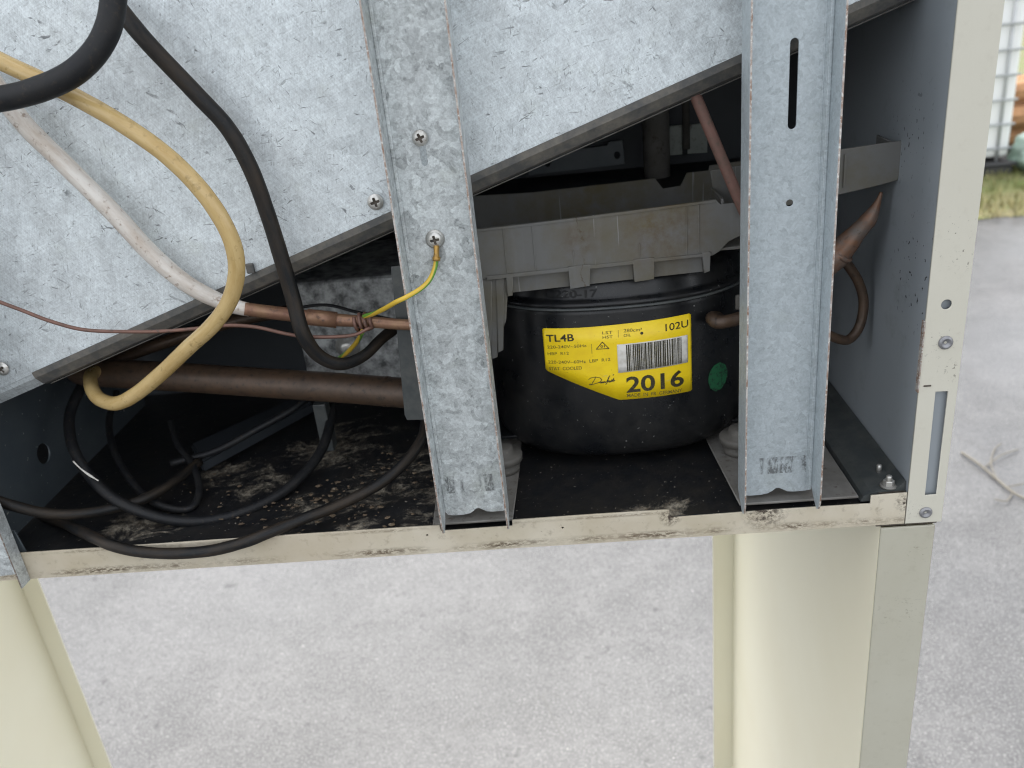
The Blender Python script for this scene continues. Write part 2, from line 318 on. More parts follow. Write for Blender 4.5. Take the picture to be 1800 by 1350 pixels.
def plate(name, outline, mat, parent=None, holes=(), th=.0015, plane='XZ', pos=0., bev=.0002, edgemat=None, edgetest=None):
    """sheet cut to an outline (list of 2D points) with holes; plane XZ at y=pos..pos+th, YZ at x=pos.., XY at z=pos.."""
    cu = bpy.data.curves.new(name, 'CURVE'); cu.dimensions = '2D'; cu.fill_mode = 'BOTH'; cu.extrude = max(th/2-bev, 1e-5); cu.bevel_depth = bev; cu.bevel_resolution = 1
    for loop in [outline]+list(holes):
        sp = cu.splines.new('POLY'); sp.points.add(len(loop)-1); sp.use_cyclic_u = True
        for i, p in enumerate(loop): sp.points[i].co = (p[0], p[1], 0, 1)
    tmp = bpy.data.objects.new('tmp', cu); COL.objects.link(tmp)
    dg = bpy.context.evaluated_depsgraph_get(); me = bpy.data.meshes.new_from_object(tmp.evaluated_get(dg))
    bpy.data.objects.remove(tmp); bpy.data.curves.remove(cu)
    for v in me.vertices:
        a, b, c = v.co
        v.co = (a, pos+th/2+c, b) if plane == 'XZ' else (pos+th/2+c, a, b) if plane == 'YZ' else (a, b, pos+th/2+c)
    bm = bmesh.new(); bm.from_mesh(me); bmesh.ops.remove_doubles(bm, verts=bm.verts, dist=1e-6); bmesh.ops.recalc_face_normals(bm, faces=bm.faces); bm.to_mesh(me); bm.free()
    me.materials.clear()
    o = link(name, me, [mat]+([edgemat] if edgemat else []), parent)
    for p in me.polygons:
        p.material_index = 1 if (edgemat and edgetest(p.normal, p.center)) else 0
    return o
def circ(cx, cy, r, n=24, ry=None): return [(cx+r*math.cos(2*math.pi*i/n), cy+(ry or r)*math.sin(2*math.pi*i/n)) for i in range(n)]
def slot(cx, z0, z1, hw, n=8):
    return [(cx+hw*math.cos(math.pi*i/n), z1-hw+hw*math.sin(math.pi*i/n)) for i in range(n+1)] + [(cx-hw*math.cos(math.pi*i/n), z0+hw-hw*math.sin(math.pi*i/n)) for i in range(n+1)]
def spline(pts, n=10):
    P = [pts[0]+(pts[0]-pts[1])]+list(pts)+[pts[-1]+(pts[-1]-pts[-2])]; out = []
    for i in range(1, len(P)-2):
        p0, p1, p2, p3 = P[i-1:i+3]
        for k in range(n):
            t = k/n
            out.append(.5*((2*p1)+(p2-p0)*t+(2*p0-5*p1+4*p2-p3)*t*t+(3*p1-p0-3*p2+p3)*t**3))
    out.append(P[-2]); return out
def tube(name, pts, r, mat, parent=None, seg=14, sub=10, squash=1.0, wob=0.0, smooth_path=True):
    """swept tube; r is a radius or a list of radii, one per control point"""
    pts = [Vector(p) for p in pts]
    path = spline(pts, sub) if smooth_path else pts
    rr = []
    for i in range(len(path)):
        if isinstance(r, (list, tuple)):
            f = i/(sub if smooth_path else 1); k = min(int(f), len(r)-2); rr.append(r[k]+(r[k+1]-r[k])*min(f-k, 1))
        else: rr.append(r)
    verts, faces, uvs = [], [], []
    up = Vector((0, -1, .3)); L = 0; prev = None; T0 = None
    lens = []
    for i, p in enumerate(path):
        T = (path[min(i+1, len(path)-1)]-path[max(i-1, 0)]).normalized()
        if prev is None:
            N = (up-T*up.dot(T)); N = N.normalized() if N.length > 1e-4 else T.orthogonal().normalized()
        else:
            N = (prev-T*prev.dot(T)).normalized(); L += (p-path[i-1]).length
        prev = N; B = T.cross(N); lens.append(L)
        w = 1+wob*noise.noise(p*90)
        for s in range(seg):
            a = 2*math.pi*s/seg; verts.append(p+(N*math.cos(a)*squash+B*math.sin(a))*rr[i]*w)
    n = len(path)
    for i in range(n-1):
        for s in range(seg):
            s2 = (s+1) % seg; faces.append((i*seg+s, i*seg+s2, (i+1)*seg+s2, (i+1)*seg+s))
    faces.append(tuple(reversed(range(seg)))); faces.append(tuple((n-1)*seg+s for s in range(seg)))
    me = bpy.data.meshes.new(name); me.from_pydata([tuple(v) for v in verts], [], faces); me.update()
    ul = me.uv_layers.new(name='UVMap')
    for fi, p in enumerate(me.polygons):
        if fi < (n-1)*seg:
            i, s = divmod(fi, seg); q = ((i, s), (i, s+1), (i+1, s+1), (i+1, s))
            for k, li in enumerate(p.loop_indices): ul.data[li].uv = (lens[q[k][0]]/.02, q[k][1]/seg)
        p.use_smooth = fi < (n-1)*seg
    return link(name, me, mat, parent)
def ptube(name, ppts, r, mat, parent=None, **k): return tube(name, [at(p[0], p[1], Y=p[2]) for p in ppts], r, mat, parent, **k)
def lathe(name, prof, mat, parent=None, seg=32, origin=(0, 0, 0), axis=(0, 0, 1), smooth=True):
    ax = Vector(axis).normalized(); u = ax.orthogonal().normalized(); w = ax.cross(u); o = Vector(origin)
    verts, faces = [], []
    for (r, h) in prof:
        for s in range(seg):
            a = 2*math.pi*s/seg; verts.append(tuple(o+ax*h+(u*math.cos(a)+w*math.sin(a))*r))
    for i in range(len(prof)-1):
        for s in range(seg):
            s2 = (s+1) % seg; faces.append((i*seg+s, i*seg+s2, (i+1)*seg+s2, (i+1)*seg+s))
    faces.append(tuple(reversed(range(seg)))); faces.append(tuple((len(prof)-1)*seg+s for s in range(seg)))
    me = bpy.data.meshes.new(name); me.from_pydata(verts, [], faces)
    bm = bmesh.new(); bm.from_mesh(me); bmesh.ops.recalc_face_normals(bm, faces=bm.faces); bm.to_mesh(me); bm.free()
    ob = link(name, me, mat, parent, smooth)
    return ob
def screw(c, r, parent, rot=0., name='screw', tilt=0.):
    """pan head screw facing -Y with a sunk cross recess"""
    N = 34; bm = bmesh.new(); g = {}; mats = {}
    for i in range(-N, N+1):
        for j in range(-N, N+1):
            x, y = i/N, j/N
            q = max(abs(x), abs(y)); rad = math.hypot(x, y)
            if rad > 0: x, y = x*q/rad, y*q/rad            # square to disc
            d = math.hypot(x, y)
            h = .62*math.sqrt(max(0, 1-(d*.93)**2.6))
            a = math.cos(rot)*x+math.sin(rot)*y; b = -math.sin(rot)*x+math.cos(rot)*y
            arm = (abs(a) < .13+.05*(1-d) and abs(b) < .56) or (abs(b) < .13+.05*(1-d) and abs(a) < .56)
            ins = arm or (abs(a)+abs(b) < .30)
            if ins: h -= .40*(1-.7*d)
            g[i, j] = bm.verts.new((c.x+x*r, c.y-h*r, c.z+y*r)); mats[i, j] = ins
    for i in range(-N, N):
        for j in range(-N, N):
            f = bm.faces.new((g[i, j], g[i+1, j], g[i+1, j+1], g[i, j+1])); f.smooth = True
            if sum(mats[k] for k in ((i, j), (i+1, j), (i+1, j+1), (i, j+1))) >= 2: f.material_index = 1
    return frombm(name, bm, [M['zinc'], M['recess']], parent)
def text_mesh(s, bold=0.):
    cu = bpy.data.curves.new('t', 'FONT'); cu.body = s; cu.resolution_u = 4; cu.offset = bold; cu.size = 1
    tmp = bpy.data.objects.new('tmp', cu); COL.objects.link(tmp)
    dg = bpy.context.evaluated_depsgraph_get(); me = bpy.data.meshes.new_from_object(tmp.evaluated_get(dg))
    bpy.data.objects.remove(tmp); bpy.data.curves.remove(cu); me.materials.clear()
    return me

# ================================================================== SETTING
def ground():
    bm = bmesh.new(); bmesh.ops.create_grid(bm, x_segments=60, y_segments=60, size=60)
    for v in bm.verts: v.co.z = GZ + .0
    o = frombm('pavement', bm, M['asphalt']); tag(o, None, None, kind='structure')
    VY = at(1750, 392, Z=GZ).y
    # grassy verge beyond the pavement
    bm = bmesh.new(); n = 40
    row = []
    for i in range(n+1):
        x = -14+28*i/n; jag = .06*math.sin(i*1.7)+.05*math.sin(i*.63)
        y0 = VY+jag+(x-1.75)*-.02; row.append([bm.verts.new((x, y0, GZ+.004)), bm.verts.new((x, y0+.25, GZ+.03)), bm.verts.new((x, y0+2, GZ+.04)), bm.verts.new((x, y0+22, GZ+.05))])
    for i in range(n):
        for k in range(3): bm.faces.new((row[i][k], row[i+1][k], row[i+1][k+1], row[i][k+1]))
    o = frombm('verge', bm, M['soil']); tag(o, None, None, kind='structure')
    verts, faces = [], []
    rnd = random.Random(3)
    for k in range(26000):
        x = rnd.uniform(.4, 5.4); y = rnd.uniform(VY, VY+2.4)
        if rnd.random() < .35 and y < VY+.2: continue
        h = rnd.uniform(.02, .075); a = rnd.uniform(0, 6.28); w = .004; dx, dy = math.cos(a), math.sin(a); b = rnd.uniform(.0, .05)
        i = len(verts); z = GZ+.02
        verts += [(x-dx*w, y-dy*w, z), (x+dx*w, y+dy*w, z), (x+dy*b, y-dx*b, z+h)]; faces.append((i, i+1, i+2))
    me = bpy.data.meshes.new('grass'); me.from_pydata(verts, [], faces)
    o = link('grass', me, M['grass']); tag(o, 'short yellow-green grass on the verge behind the pavement', 'grass', kind='stuff')
ground()
# stem-shaped tubes standing in for faint weeds and cracks, right of the cabinet
def weed_cracks():
    t = thing('weed_crack_lines', 'branching lines standing in for faint weeds and cracks on the pale pavement right of the cabinet', 'weed_crack', at(1760, 860, Z=GZ))
    def gp(pp, r): tube('stem', [at(a, b, Z=GZ+.006+.004*(i % 2)) for i, (a, b) in enumerate(pp)], r, M['weed_crack'], t, seg=6, sub=5)
    gp([(1690, 795), (1720, 815), (1752, 842), (1780, 865), (1808, 880)], .0035)
    gp([(1752, 842), (1742, 815), (1748, 790), (1760, 780)], .0018); gp([(1730, 822), (1760, 800), (1790, 790)], .0018)
    gp([(1780, 865), (1770, 880), (1748, 878)], .0018); gp([(1770, 856), (1800, 850)], .0018)
weed_cracks()
# background: caged liquid container, logs, tarp
def container():
    b = at(1752, 318, Z=GZ); x1 = at(1783, 290, Y=b.y).x; x0 = x1-1.05; y0 = b.y+.06; d = .95; z0 = GZ+.13; z1 = z0+1.0
    t = thing('liquid_container', 'white plastic liquid container in a grey wire cage behind the verge', 'container', (x0, y0, GZ))
    box('tank', (x0+.005, y0+.012, z0), (x1-.005, y0+d, z1), M['tank'], t, .03, 3)
    for i in range(6):
        x = x1-.085-.17*i; tube('cage_bar', [(x, y0, z0-.02), (x, y0, z1+.02)], .009, M['cage'], t, seg=6, smooth_path=False)
    zs = at(1765, 259.5, Y=y0).z; dz = at(1765, 218, Y=y0).z-zs
    for i in range(-1, 7):
        z = zs+dz*i; tube('cage_bar', [(x0, y0-.016, z), (x1-.01, y0-.016, z)], .008, M['cage'], t, seg=6, smooth_path=False)
    p = box('pallet_deck', (x0-.04, y0-.06, GZ+.085), (x1+.10, y0+d+.05, z0-.021), M['pallet'], t, .012)
    for fx in (0, .42, .9): box('pallet_foot', (x0-.03+fx, y0-.05, GZ+.004), (x0+.15+fx, y0+.1, GZ+.083), M['pallet'], t, .01)
    # split logs stacked to the right
    k = 0; rnd = random.Random(5)
    zl = at(1790, 250, Y=y0+.4).z
    for r in range(3):
        for i in range(3):
            x = x1+.03+rnd.uniform(0, .05); z = zl+.15*r; rad = rnd.uniform(.068, .074); L = rnd.uniform(.62, .75); yy = y0+.52+.16*i-.16*(i > 1)*0+rnd.uniform(0, .08)
            o = lathe('log', [(rad*.96, 0), (rad, .01), (rad*1.03, L*.5), (rad, L-.01), (rad*.95, L)], M['wood'], None, 9, (x, yy, z), (1, rnd.uniform(-.05, .05), rnd.uniform(-.04, .04)), False)
            tag(o, 'orange-brown cut log in the stack beside the caged white container', 'log', 'cut logs stacked beside the container')
    o = box('log_rack', (x1+.05, y0+.40, GZ+.05), (x1+.75, y0+.95, zl-.085), M['pallet'], None, .01); tag(o, 'dark low rack under the stacked orange-brown logs', 'rack')
    # tarp bundle
    bm = bmesh.new(); bmesh.ops.create_icosphere(bm, subdivisions=5, radius=1)
    c = Vector((x1+.31, y0-.02, GZ+.15))
    for v in bm.verts:
        p = v.co.copy(); n = noise.noise(p*2.2)*.16+noise.noise(p*6)*.05+.02*noise.noise(p*15)
        p *= (1+n); v.co = Vector((p.x*.30, p.y*.22, max(p.z, -.75)*.18))+c
    o = frombm('tarp_bundle', bm, M['tarp'], None, True); tag(o, 'crumpled grey-green tarpaulin bundle on the grass by the white container', 'tarpaulin')
container()

# ================================================================== CABINET
CX0, CX1, CD, CH = -1.222, .0018, .60, .95
IW = -.0245          # inner face of right wall
FZ = .018            # floor pan level
def cabinet():
    t = thing('refrigerator_cabinet', 'cream-grey steel refrigerator cabinet with its rear compartment open', 'cabinet', (-.6, 0, GZ))
    # bottom rail with the notches where the uprights stand
    def X(px, py): return at(px, py, Y=0).x
    out = [(CX0+.03, 0), (IW-.0012, -.0005), (IW-.0012, .0262), (-.0515, .0256), (-.0515, .0186), (-.12, .0188), (-.16, .0182), (-.1985, .0178), (-.2022, .0190), (-.2025, .0250), (-.26, .0252), (-.3225, .0250), (-.3228, .0196), (-.3795, .0192), (-.3800, .0246), (-.5, .0248), (-.6, .0246), (-.72, .0245), (CX0+.03, .0246)]
    rail = plate('bottom_rail', out, M['rail'], t, [circ(at(751, 941, Y=0).x, at(751, 941, Y=0).z, .0012, 12), circ(at(989, 928, Y=0).x, at(989, 928, Y=0).z, .0012, 12)], .0016, 'XZ', 0, .0003)
    box('rail_hem', (CX0+.03, .0020, .0002), (IW-.002, .0125, .0016), M['rail'], t, .0004)
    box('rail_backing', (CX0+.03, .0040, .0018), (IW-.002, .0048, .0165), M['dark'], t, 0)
    # floor pan
    bm = bmesh.new(); nx, ny = 90, 36; V = {}
    for i in range(nx+1):
        for j in range(ny+1):
            x = CX0+.03+(IW-.001-CX0-.03)*i/nx; y = .0018+.33*j/ny
            V[i, j] = bm.verts.new((x, y, FZ-.0016+.0012*noise.noise(Vector((x*14, y*14, 0)))))
    for i in range(nx):
        for j in range(ny): bm.faces.new((V[i, j], V[i+1, j], V[i+1, j+1], V[i, j+1])).smooth = True
    frombm('floor_pan', bm, M['floor'], t)
    box('joint_shade_strip', (IW-.02, .0046, -.0050), (CX1-.001, .0066, .0252), M['recess'], t, 0)  # dark strip added behind the open joints, standing in for their shade
    box('base_plate', (CX0+.031, .013, -.0006), (-.026, CD-.01, .0145), M['dark'], t, 0)
    # right corner post: front sheet with slot and hole, hollow behind
    h1 = at(1664, 535.5, Y=0); s = [at(*p, Y=0) for p in ((1644, 688), (1667.5, 687), (1647, 870), (1625, 872))]
    slot_l = [(s[0].x, s[0].z), (s[1].x, s[1].z), (s[2].x, s[2].z), (s[3].x, s[3].z)]
    post = plate('corner_post', [(IW, -.0006), (CX1, -.0006), (CX1, CH), (IW, CH)], M['post'], t, [circ(h1.x, h1.z, .0039, 28), slot_l], .0014, 'XZ', 0, .0004)
    box('post_filler', (IW+.003, .0042, .004), (CX1-.002, .006, CH-.01), M['wall'], t, 0)
    for (px, py, r) in ((1662, 602, .0050), (1627, 900.6, .0048)):
        c = at(px, py, Y=0)
        rv = lathe('rivet', [(r, -.0002), (r*.98, .0008), (r*.72, .0017), (r*.60, .0018), (r*.52, .0012), (r*.34, .0013), (r*.24, .0003), (r*.05, -.0008)], M['rivet'], post, 28, (c.x, 0, c.z), (0, -1, 0))
    c = at(1629, 678, Y=0); box('rust_tear', (c.x-.0022, -.0006, c.z-.0007), (c.x+.0030, .0006, c.z+.0005), M['recess'], post, .0003)
    a, b = at(1629, 565, Y=0), at(1619, 690, Y=0); box('rust_strip', (IW-.0012, -.0006, b.z), (IW-.0002, .004, a.z), M['rust_edge'], post, .0003)
    # inner wall, outer side, body
    box('inner_wall', (IW, .0022, FZ+.001), (IW+.0022, .33, CH-.02), M['wall'], t, 0)
    box('outer_side', (CX1-.0016, .0018, -.0006), (CX1, CD, CH), M['post'], t, .0003)
    box('outer_side', (CX0, .0018, -.0006), (CX0+.0016, CD, CH), M['post'], t, .0003)
    box('corner_post', (CX0, 0, -.0006), (CX0+.028, .0016, CH), M['post'], t, .0004)
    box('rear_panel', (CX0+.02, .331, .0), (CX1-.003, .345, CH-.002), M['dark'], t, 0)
    box('top_panel', (CX0, 0, CH+.0005), (CX1, CD, CH+.02), M['post'], t, .003)
    box('front_panel', (CX0, CD-.003, .0), (CX1, CD, CH), M['post'], t, .001)
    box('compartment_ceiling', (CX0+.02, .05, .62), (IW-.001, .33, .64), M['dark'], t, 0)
    # sill angle with bolt along the right wall
    bm = bmesh.new()
    prof = [(-.0575, FZ), (-.0555, .0225), (-.050, .0255), (-.031, .0285), (IW-.0006, .0335), (IW-.0006, FZ)]
    vs = [[bm.verts.new((x, y, z)) for (x, z) in prof] for y in (.0052, .325)]
    for i in range(len(prof)): j = (i+1) % len(prof); bm.faces.new((vs[0][i], vs[0][j], vs[1][j], vs[1][i]))
    bm.faces.new(vs[0]); bm.faces.new(list(reversed(vs[1])))
    sill = frombm('sill_angle', bm, M['sill'], t)
    c = at(1562, 850, Z=.0295)
    lathe('bolt', [(.0062, 0), (.0060, .0012)], M['mount'], sill, 24, (c.x, c.y, .0275))
    lathe('bolt', [(.0042, .0012), (.0042, .0048), (.0036, .0052)], M['zinc'], sill, 6, (c.x, c.y, .0275), smooth=False)
    lathe('bolt', [(.0021, .005), (.0021, .0085), (.0016, .009)], M['zinc'], sill, 14, (c.x, c.y, .0275))
    c = at(1545, 826, Z=.029); lathe('stud', [(.0020, 0), (.0020, .006), (.0012, .0068)], M['zinc'], sill, 14, (c.x, c.y, .027))
    # partition wall on the left, with round hole
    PX = -.752
    hc = at(77, 797, X=PX+.0016)
    plate('partition_wall', [(.012, FZ), (.30, FZ), (.30, .60), (.05, .60), (.012, .30)], M['slate'], t, [circ(hc.y, hc.z, .0098, 30)], .0016, 'YZ', PX, .0003)
    plate('partition_foot', [(PX-.003, FZ+.001), (-.7185, FZ+.001), (-.7225, .0435), (PX-.003, .0435)], M['slate'], t, (), .0015, 'XZ', .004)
    # legs: folded panels down to the ground
    def leg(sgn):
        s = 1 if sgn > 0 else -1
        xo = -.0008 if s > 0 else CX0+.0008; xi = xo-s*.0408
        l = bpy.data.objects.new('leg', None); COL.objects.link(l); l.parent = t; l.matrix_parent_inverse = t.matrix_world.inverted()
        def bb(n, x0, x1, y0, y1, mt, bev=.0012): return box(n, (min(x0, x1), y0, GZ+.004), (max(x0, x1), y1, -.0052 if y0 < .004 else -.0058), mt, l, bev)
        bb('leg_front', xi, xo, .0022, .0042, M['leg_shaded'])
        bb('inner_face', xi, xi+s*.0015, .0046, .5448, M['cream'], .0006)
        bb('outer_face', xo-s*.0015, xo, .0046, .5448, M['cream'], .0006)
        bb('back_flange', xi-s*.031, xi+s*.012, .5452, .5472, M['cream'], .0008)
    leg(1); leg(-1)
    return t
CAB = cabinet()

# ------------------------------------------------------------------ channel uprights
def upright(xa, xb, zb, zt, wy, fy, mat, label, right=False, notch=True, holes=(), flip=0):
    """U channel, flanges towards the viewer; web at y=wy, flange tips at y=fy"""
    t = thing('channel_upright', label, 'channel', ((xa+xb)/2, wy, zb), 'galvanised channel uprights')
    th = .0014; w = xb-xa; cx = (xa+xb)/2
    out = [(xa+.0016, zt), (xb-.0016, zt), (xb-.0016, zb+.0075)]
    if notch:
        for (u, dz) in ((.90, .0048), (.75, .0046), (.66, .0052), (.60, .0072), (.55, .0088), (.50, .0086), (.46, .0066), (.40, .0046), (.30, .0036), (.15, .0035), (.06, .0045)): out.append((xa+w*u, zb+dz+.002))
        out.append((xa+.0016, zb+.009))
    else: out += [(xa+.0016, zb+.004)]
    plate('web', out, mat, t, holes, th, 'XZ', wy, .0003)
    # bend fillets between web and flange
    for sx, x in ((1, xa), (-1, xb)):
        bm = bmesh.new(); rows = []
        for z in (zb+.011, zt):
            row = []
            for k in range(6):
                a = math.pi/2*k/5; row.append(bm.verts.new((x+sx*(.0035-.0035*math.cos(math.pi/2-a)) + sx*.0013, wy-.0030*math.sin(math.pi/2-a)*0-.0032*(1-math.cos(a)) - .00004, z)))
            rows.append(row)
        for k in range(5): bm.faces.new((rows[0][k], rows[0][k+1], rows[1][k+1], rows[1][k])).smooth = True
        bm.free()
        # flange: side plate with rounded, tapering foot
        foot = [(wy+th, zt), (fy, zt), (fy, zb), (wy+th, zb)] if not notch else [(wy+th, zt), (fy, zt), (fy, zb+.016), (fy+.0005, zb+.008), (fy+.0028, zb+.002), (fy+.0065, zb-.0002), (fy+.011, zb+.002), (wy+th, zb+.012)]
        et = lambda n, c: n.y < -.5
        plate('flange', foot, mat, t, (), th, 'YZ', x if sx > 0 else x-th, .0003, M['rust_edge'], et)
        box('bend', (min(x+sx*th*.98, x+sx*(th+.0026)), wy-.0016, zb+.012), (max(x+sx*th*.98, x+sx*(th+.0026)), wy-.00003, zt), mat, t, .0007, 3)
    return t
def edgeX(p, Y): return at(p[0], p[1], Y=Y).x
WY, FY = .010, -.0115
xa, xb = edgeX((716, 550), FY), edgeX((861, 650), FY)
s1 = at(739, 242, Y=WY); sl0, sl1 = at(748, 293, Y=WY), at(739, 238, Y=WY); s2 = at(765, 420, Y=WY)
slotL = slot((sl0.x+sl1.x)/2, sl0.z, sl1.z+.004, .0023)
CH_M = upright(xa, xb, .0215, .62, WY, FY, M['chan_l'], 'spangled galvanised channel upright with two cross-head screws, left of the black compressor', holes=[slotL])
screw(Vector((s1.x, WY-.0004, s1.z)), .0053, CH_M, .35)
xa2, xb2 = edgeX((1313, 530), FY), edgeX((1463, 530), FY)
h2 = at(1388, 357, Y=WY); st = at(1392, 228, Y=WY)
CH_R = upright(xa2, xb2, .0215, .62, WY, FY, M['chan_r'], 'dull grey channel upright with a long slot, standing right of the black compressor', holes=[circ(h2.x, h2.z, .0026, 20), slot(st.x, st.z, st.z+.055, .0029)])
# rolled groove on the right upright
gx = xb2-.0062
for o_ in (0, .0022): box('groove_rib', (gx+o_-.0005, WY-.0006, .034), (gx+o_+.0005, WY+.0002, .62), M['chan_r'], CH_R, .0003)
xl = edgeX((22, 985), FY)
CH_L = upright(xl-.054, xl, .0, .62, WY-.0125, FY-.001, M['chan_l'], 'galvanised channel upright cut off by the left edge of the photo', notch=False)

# ------------------------------------------------------------------ sloped galvanised panel
PY = .045
def panel():
    p = [at(a, b, Y=PY) for a, b in ((-40, 706), (50, 668), (330, 519), (690, 385), (830, 303), (1140, 172))]
    # straight lower edge in the plane
    A, B = at(0, 683, Y=PY), at(1140, 171, Y=PY)
    d = (B-A).normalized()
    P0 = A-d*.36; P1 = B+d*.42
    t = thing('sloped_panel', 'pale galvanised sheet panel with a slanting lower edge, upper left', 'panel', (A.x, PY, A.z))
    plate('sheet', [(P0.x, P0.z), (P1.x, P1.z), (P1.x-.02, .615), (P0.x, .615)], M['sheet'], t, (), .0012, 'XZ', PY, .0002)
    # folded edge flange, turned back and down, and a clip-on dark edge strip
    nrm = Vector((d.z, 0, -d.x))          # down-right, in plane
    def strip(name, s0, s1, prof, mat):
        bm = bmesh.new(); rows = []
        for s in (s0, s1):
            o = A+d*s; rows.append([bm.verts.new((o.x+nrm.x*u, PY+v, o.z+nrm.z*u)) for (u, v) in prof])
        n = len(prof)
        for i in range(n): j = (i+1) % n; bm.faces.new((rows[0][i], rows[0][j], rows[1][j], rows[1][i]))
        bm.faces.new(rows[0]); bm.faces.new(list(reversed(rows[1]))); return frombm(name, bm, mat, t)
    L = (B-A).length
    strip('edge_flange', -.36, L+.42, [(.0003, .0002), (.0040, .0012), (.0120, .0085), (.0112, .0092), (.0034, .0020), (.0003, .0014)], M['sheet'])
    a0 = (at(55, 652, Y=PY)-A).dot(d)
    strip('edge_strip', a0, L+.42, [(-.0012, -.0012), (.0036, -.0016), (.0108, .0030), (.0128, .0078), (.0121, .0084), (.0045, .0010), (-.0012, -.0003)], M['trim'])
    strip('edge_lip', a0, L+.42, [(.0137, .0104), (.0142, .0102), (.0147, .0112), (.0141, .0116)], M['mount'])
    c = at(446, 470, Y=PY); box('clip', (c.x-.0045, PY-.0045, c.z-.0035), (c.x+.0015, PY-.0018, c.z+.0040), M['trim'], t, .0008)
    c = at(660, 355, Y=PY-.002); screw(Vector((c.x, PY-.0008, c.z)), .0058, t, .25)
    c = at(3, 648, Y=PY-.002); screw(Vector((c.x, PY-.0008, c.z)), .0058, t, .6)
    return t
panel()

# ------------------------------------------------------------------ compressor
KX, KY, KA, KB, KN = -.2262, .172, .1135, .092, 2.35
def surfY(x, off=0.):
    u = min(abs((x-KX)/(KA+off)), .9999); return KY-(KB+off)*(1-u**KN)**(1/KN)
def hit(px, py):           # pixel -> point on the shell's upright wall
    Y = .09
    for _ in range(40):
        p = at(px, py, Y=Y); Y += .5*(surfY(p.x)-Y)
    return at(px, py, Y=Y)
def compressor():
    t = thing('compressor', 'black hermetic compressor with a bright yellow label, between the two channel uprights', 'compressor', (KX, KY, FZ))
    def shell(name, prof, mat, smooth=True, seg=96):
        verts, faces = [], []
        for (k, z) in prof:       # k: inset from the full outline
            for s in range(seg):
                a = 2*math.pi*s/seg; c, sn = math.cos(a), math.sin(a)
                e = 2/KN; verts.append((KX+(KA-k)*math.copysign(abs(c)**e, c), KY+(KB-k)*math.copysign(abs(sn)**e, sn), z))
        for i in range(len(prof)-1):
            for s in range(seg): s2 = (s+1) % seg; faces.append((i*seg+s, i*seg+s2, (i+1)*seg+s2, (i+1)*seg+s))
        faces.append(tuple(reversed(range(seg)))); faces.append(tuple((len(prof)-1)*seg+s for s in range(seg)))
        me = bpy.data.meshes.new(name); me.from_pydata(verts, [], faces); o = link(name, me, mat, t, smooth); return o
    shell('shell', [(.055, .0218), (.024, .0226), (.0125, .0255), (.0055, .0310), (.0018, .0385), (.0003, .046), (0, .054), (0, .100), (0, .153), (.0012, .158), (.0012, .1645)], M['comp'])
    shell('lid', [(-.0022, .1655), (-.0026, .1668), (-.0018, .1690), (.0022, .1698), (.0034, .1722), (.0044, .178), (.008, .187), (.018, .194), (.036, .199), (.06, .2015)], M['comp'])
    shell('seam_ring', [(-.0005, .1625), (-.0032, .1634), (-.0031, .1646), (-.0006, .1652)], M['sill'])
    # foot brackets and grommets on two mounting rails
    for (poly, z) in (([at(1247, 776, Z=FZ+.008), at(1303, 893, Z=FZ+.004), at(1312, 888, Z=FZ+.004), at(1540, 884, Z=FZ+.003), at(1455, 792, Z=FZ+.006), at(1440, 740, Z=FZ+.008)], FZ+.002), ):
        pl = [(p.x, p.y) for p in poly]; ys = [y for _, y in pl]
        pl = [(pl[0][0], pl[0][1]), (pl[1][0], max(pl[1][1], .0055)), (pl[2][0]+.004, .0052), (-.0600, .0052), (pl[4][0], pl[4][1]), (pl[5][0], .30), (pl[0][0]-.004, .30)]
        mr = plate('mounting_rail', pl, M['mount'], t, (), .0022, 'XY', FZ+.0035, .0006)
    pl = [(-.385, .0055), (at(899, 925, Z=.024).x, .0055), (at(912, 822, Z=.024).x, at(912, 822, Z=.024).y), (-.318, .30), (-.40, .30)]
    plate('mounting_rail', pl, M['mount'], t, (), .0022, 'XY', FZ+.0035, .0006)
    box('foot_bracket', (KX-.150, KY-.055, .0352), (KX+.125, KY+.06, .0384), M['comp'], t, .001)
    for (x, y) in ((at(1300, 770, Z=.036).x, at(1300, 770, Z=.036).y), (at(884, 803, Z=.036).x, at(884, 803, Z=.036).y)):
        lathe('grommet', [(.0135, .0), (.0140, .004), (.0120, .0055), (.0120, .0085), (.0165, .0095), (.0170, .0145), (.0155, .0160), (.0098, .0166), (.0092, .0210), (.0080, .0225), (.003, .0228)], M['grommet'], t, 30, (x, y, FZ+.0058))
    c = at(1098, 806, Y=.11); lathe('drain_boss', [(.008, 0), (.009, .004), (.012, .008)], M['comp'], t, 20, (c.x, c.y+.006, .0235))
    # stub tube on the right
    a = hit(1248, 558); ptube('tube_stub', [(1268, 557, a.y+.02), (1252, 559, a.y-.006), (1262, 566, a.y-.014), (1282, 564, a.y-.016), (1312, 556, a.y-.012), (1340, 552, a.y)], [.0052, .0054, .0056, .0052, .0052, .0052], M['copper_dk'], t, wob=.06)
    a = at(1306, 530, Y=.085); box('stub_clip', (a.x-.006, .083, a.z-.006), (a.x+.02, .086, a.z+.006), M['grommet'], t, .001)
    # ---------------- label
    def grid_sheet(name, top, bot, x0, x1, off, mat, parent, n=48):
        verts, faces = [], []
        for i in range(n+1):
            x = x0+(x1-x0)*i/n; zt, zb = top(x), bot(x)
            for j in range(5): verts.append((x, surfY(x)-off, zb+(zt-zb)*j/4))
        for i in range(n):
            for j in range(4): k = i*5+j; faces.append((k, k+5, k+6, k+1))
        m = len(verts)
        me = bpy.data.meshes.new(name); me.from_pydata(verts, [], faces); o = link(name, me, mat, parent, True)
        md = o.modifiers.new('thickness', 'SOLIDIFY'); md.thickness = .00015; md.offset = 1
        return o
    LO = .0004
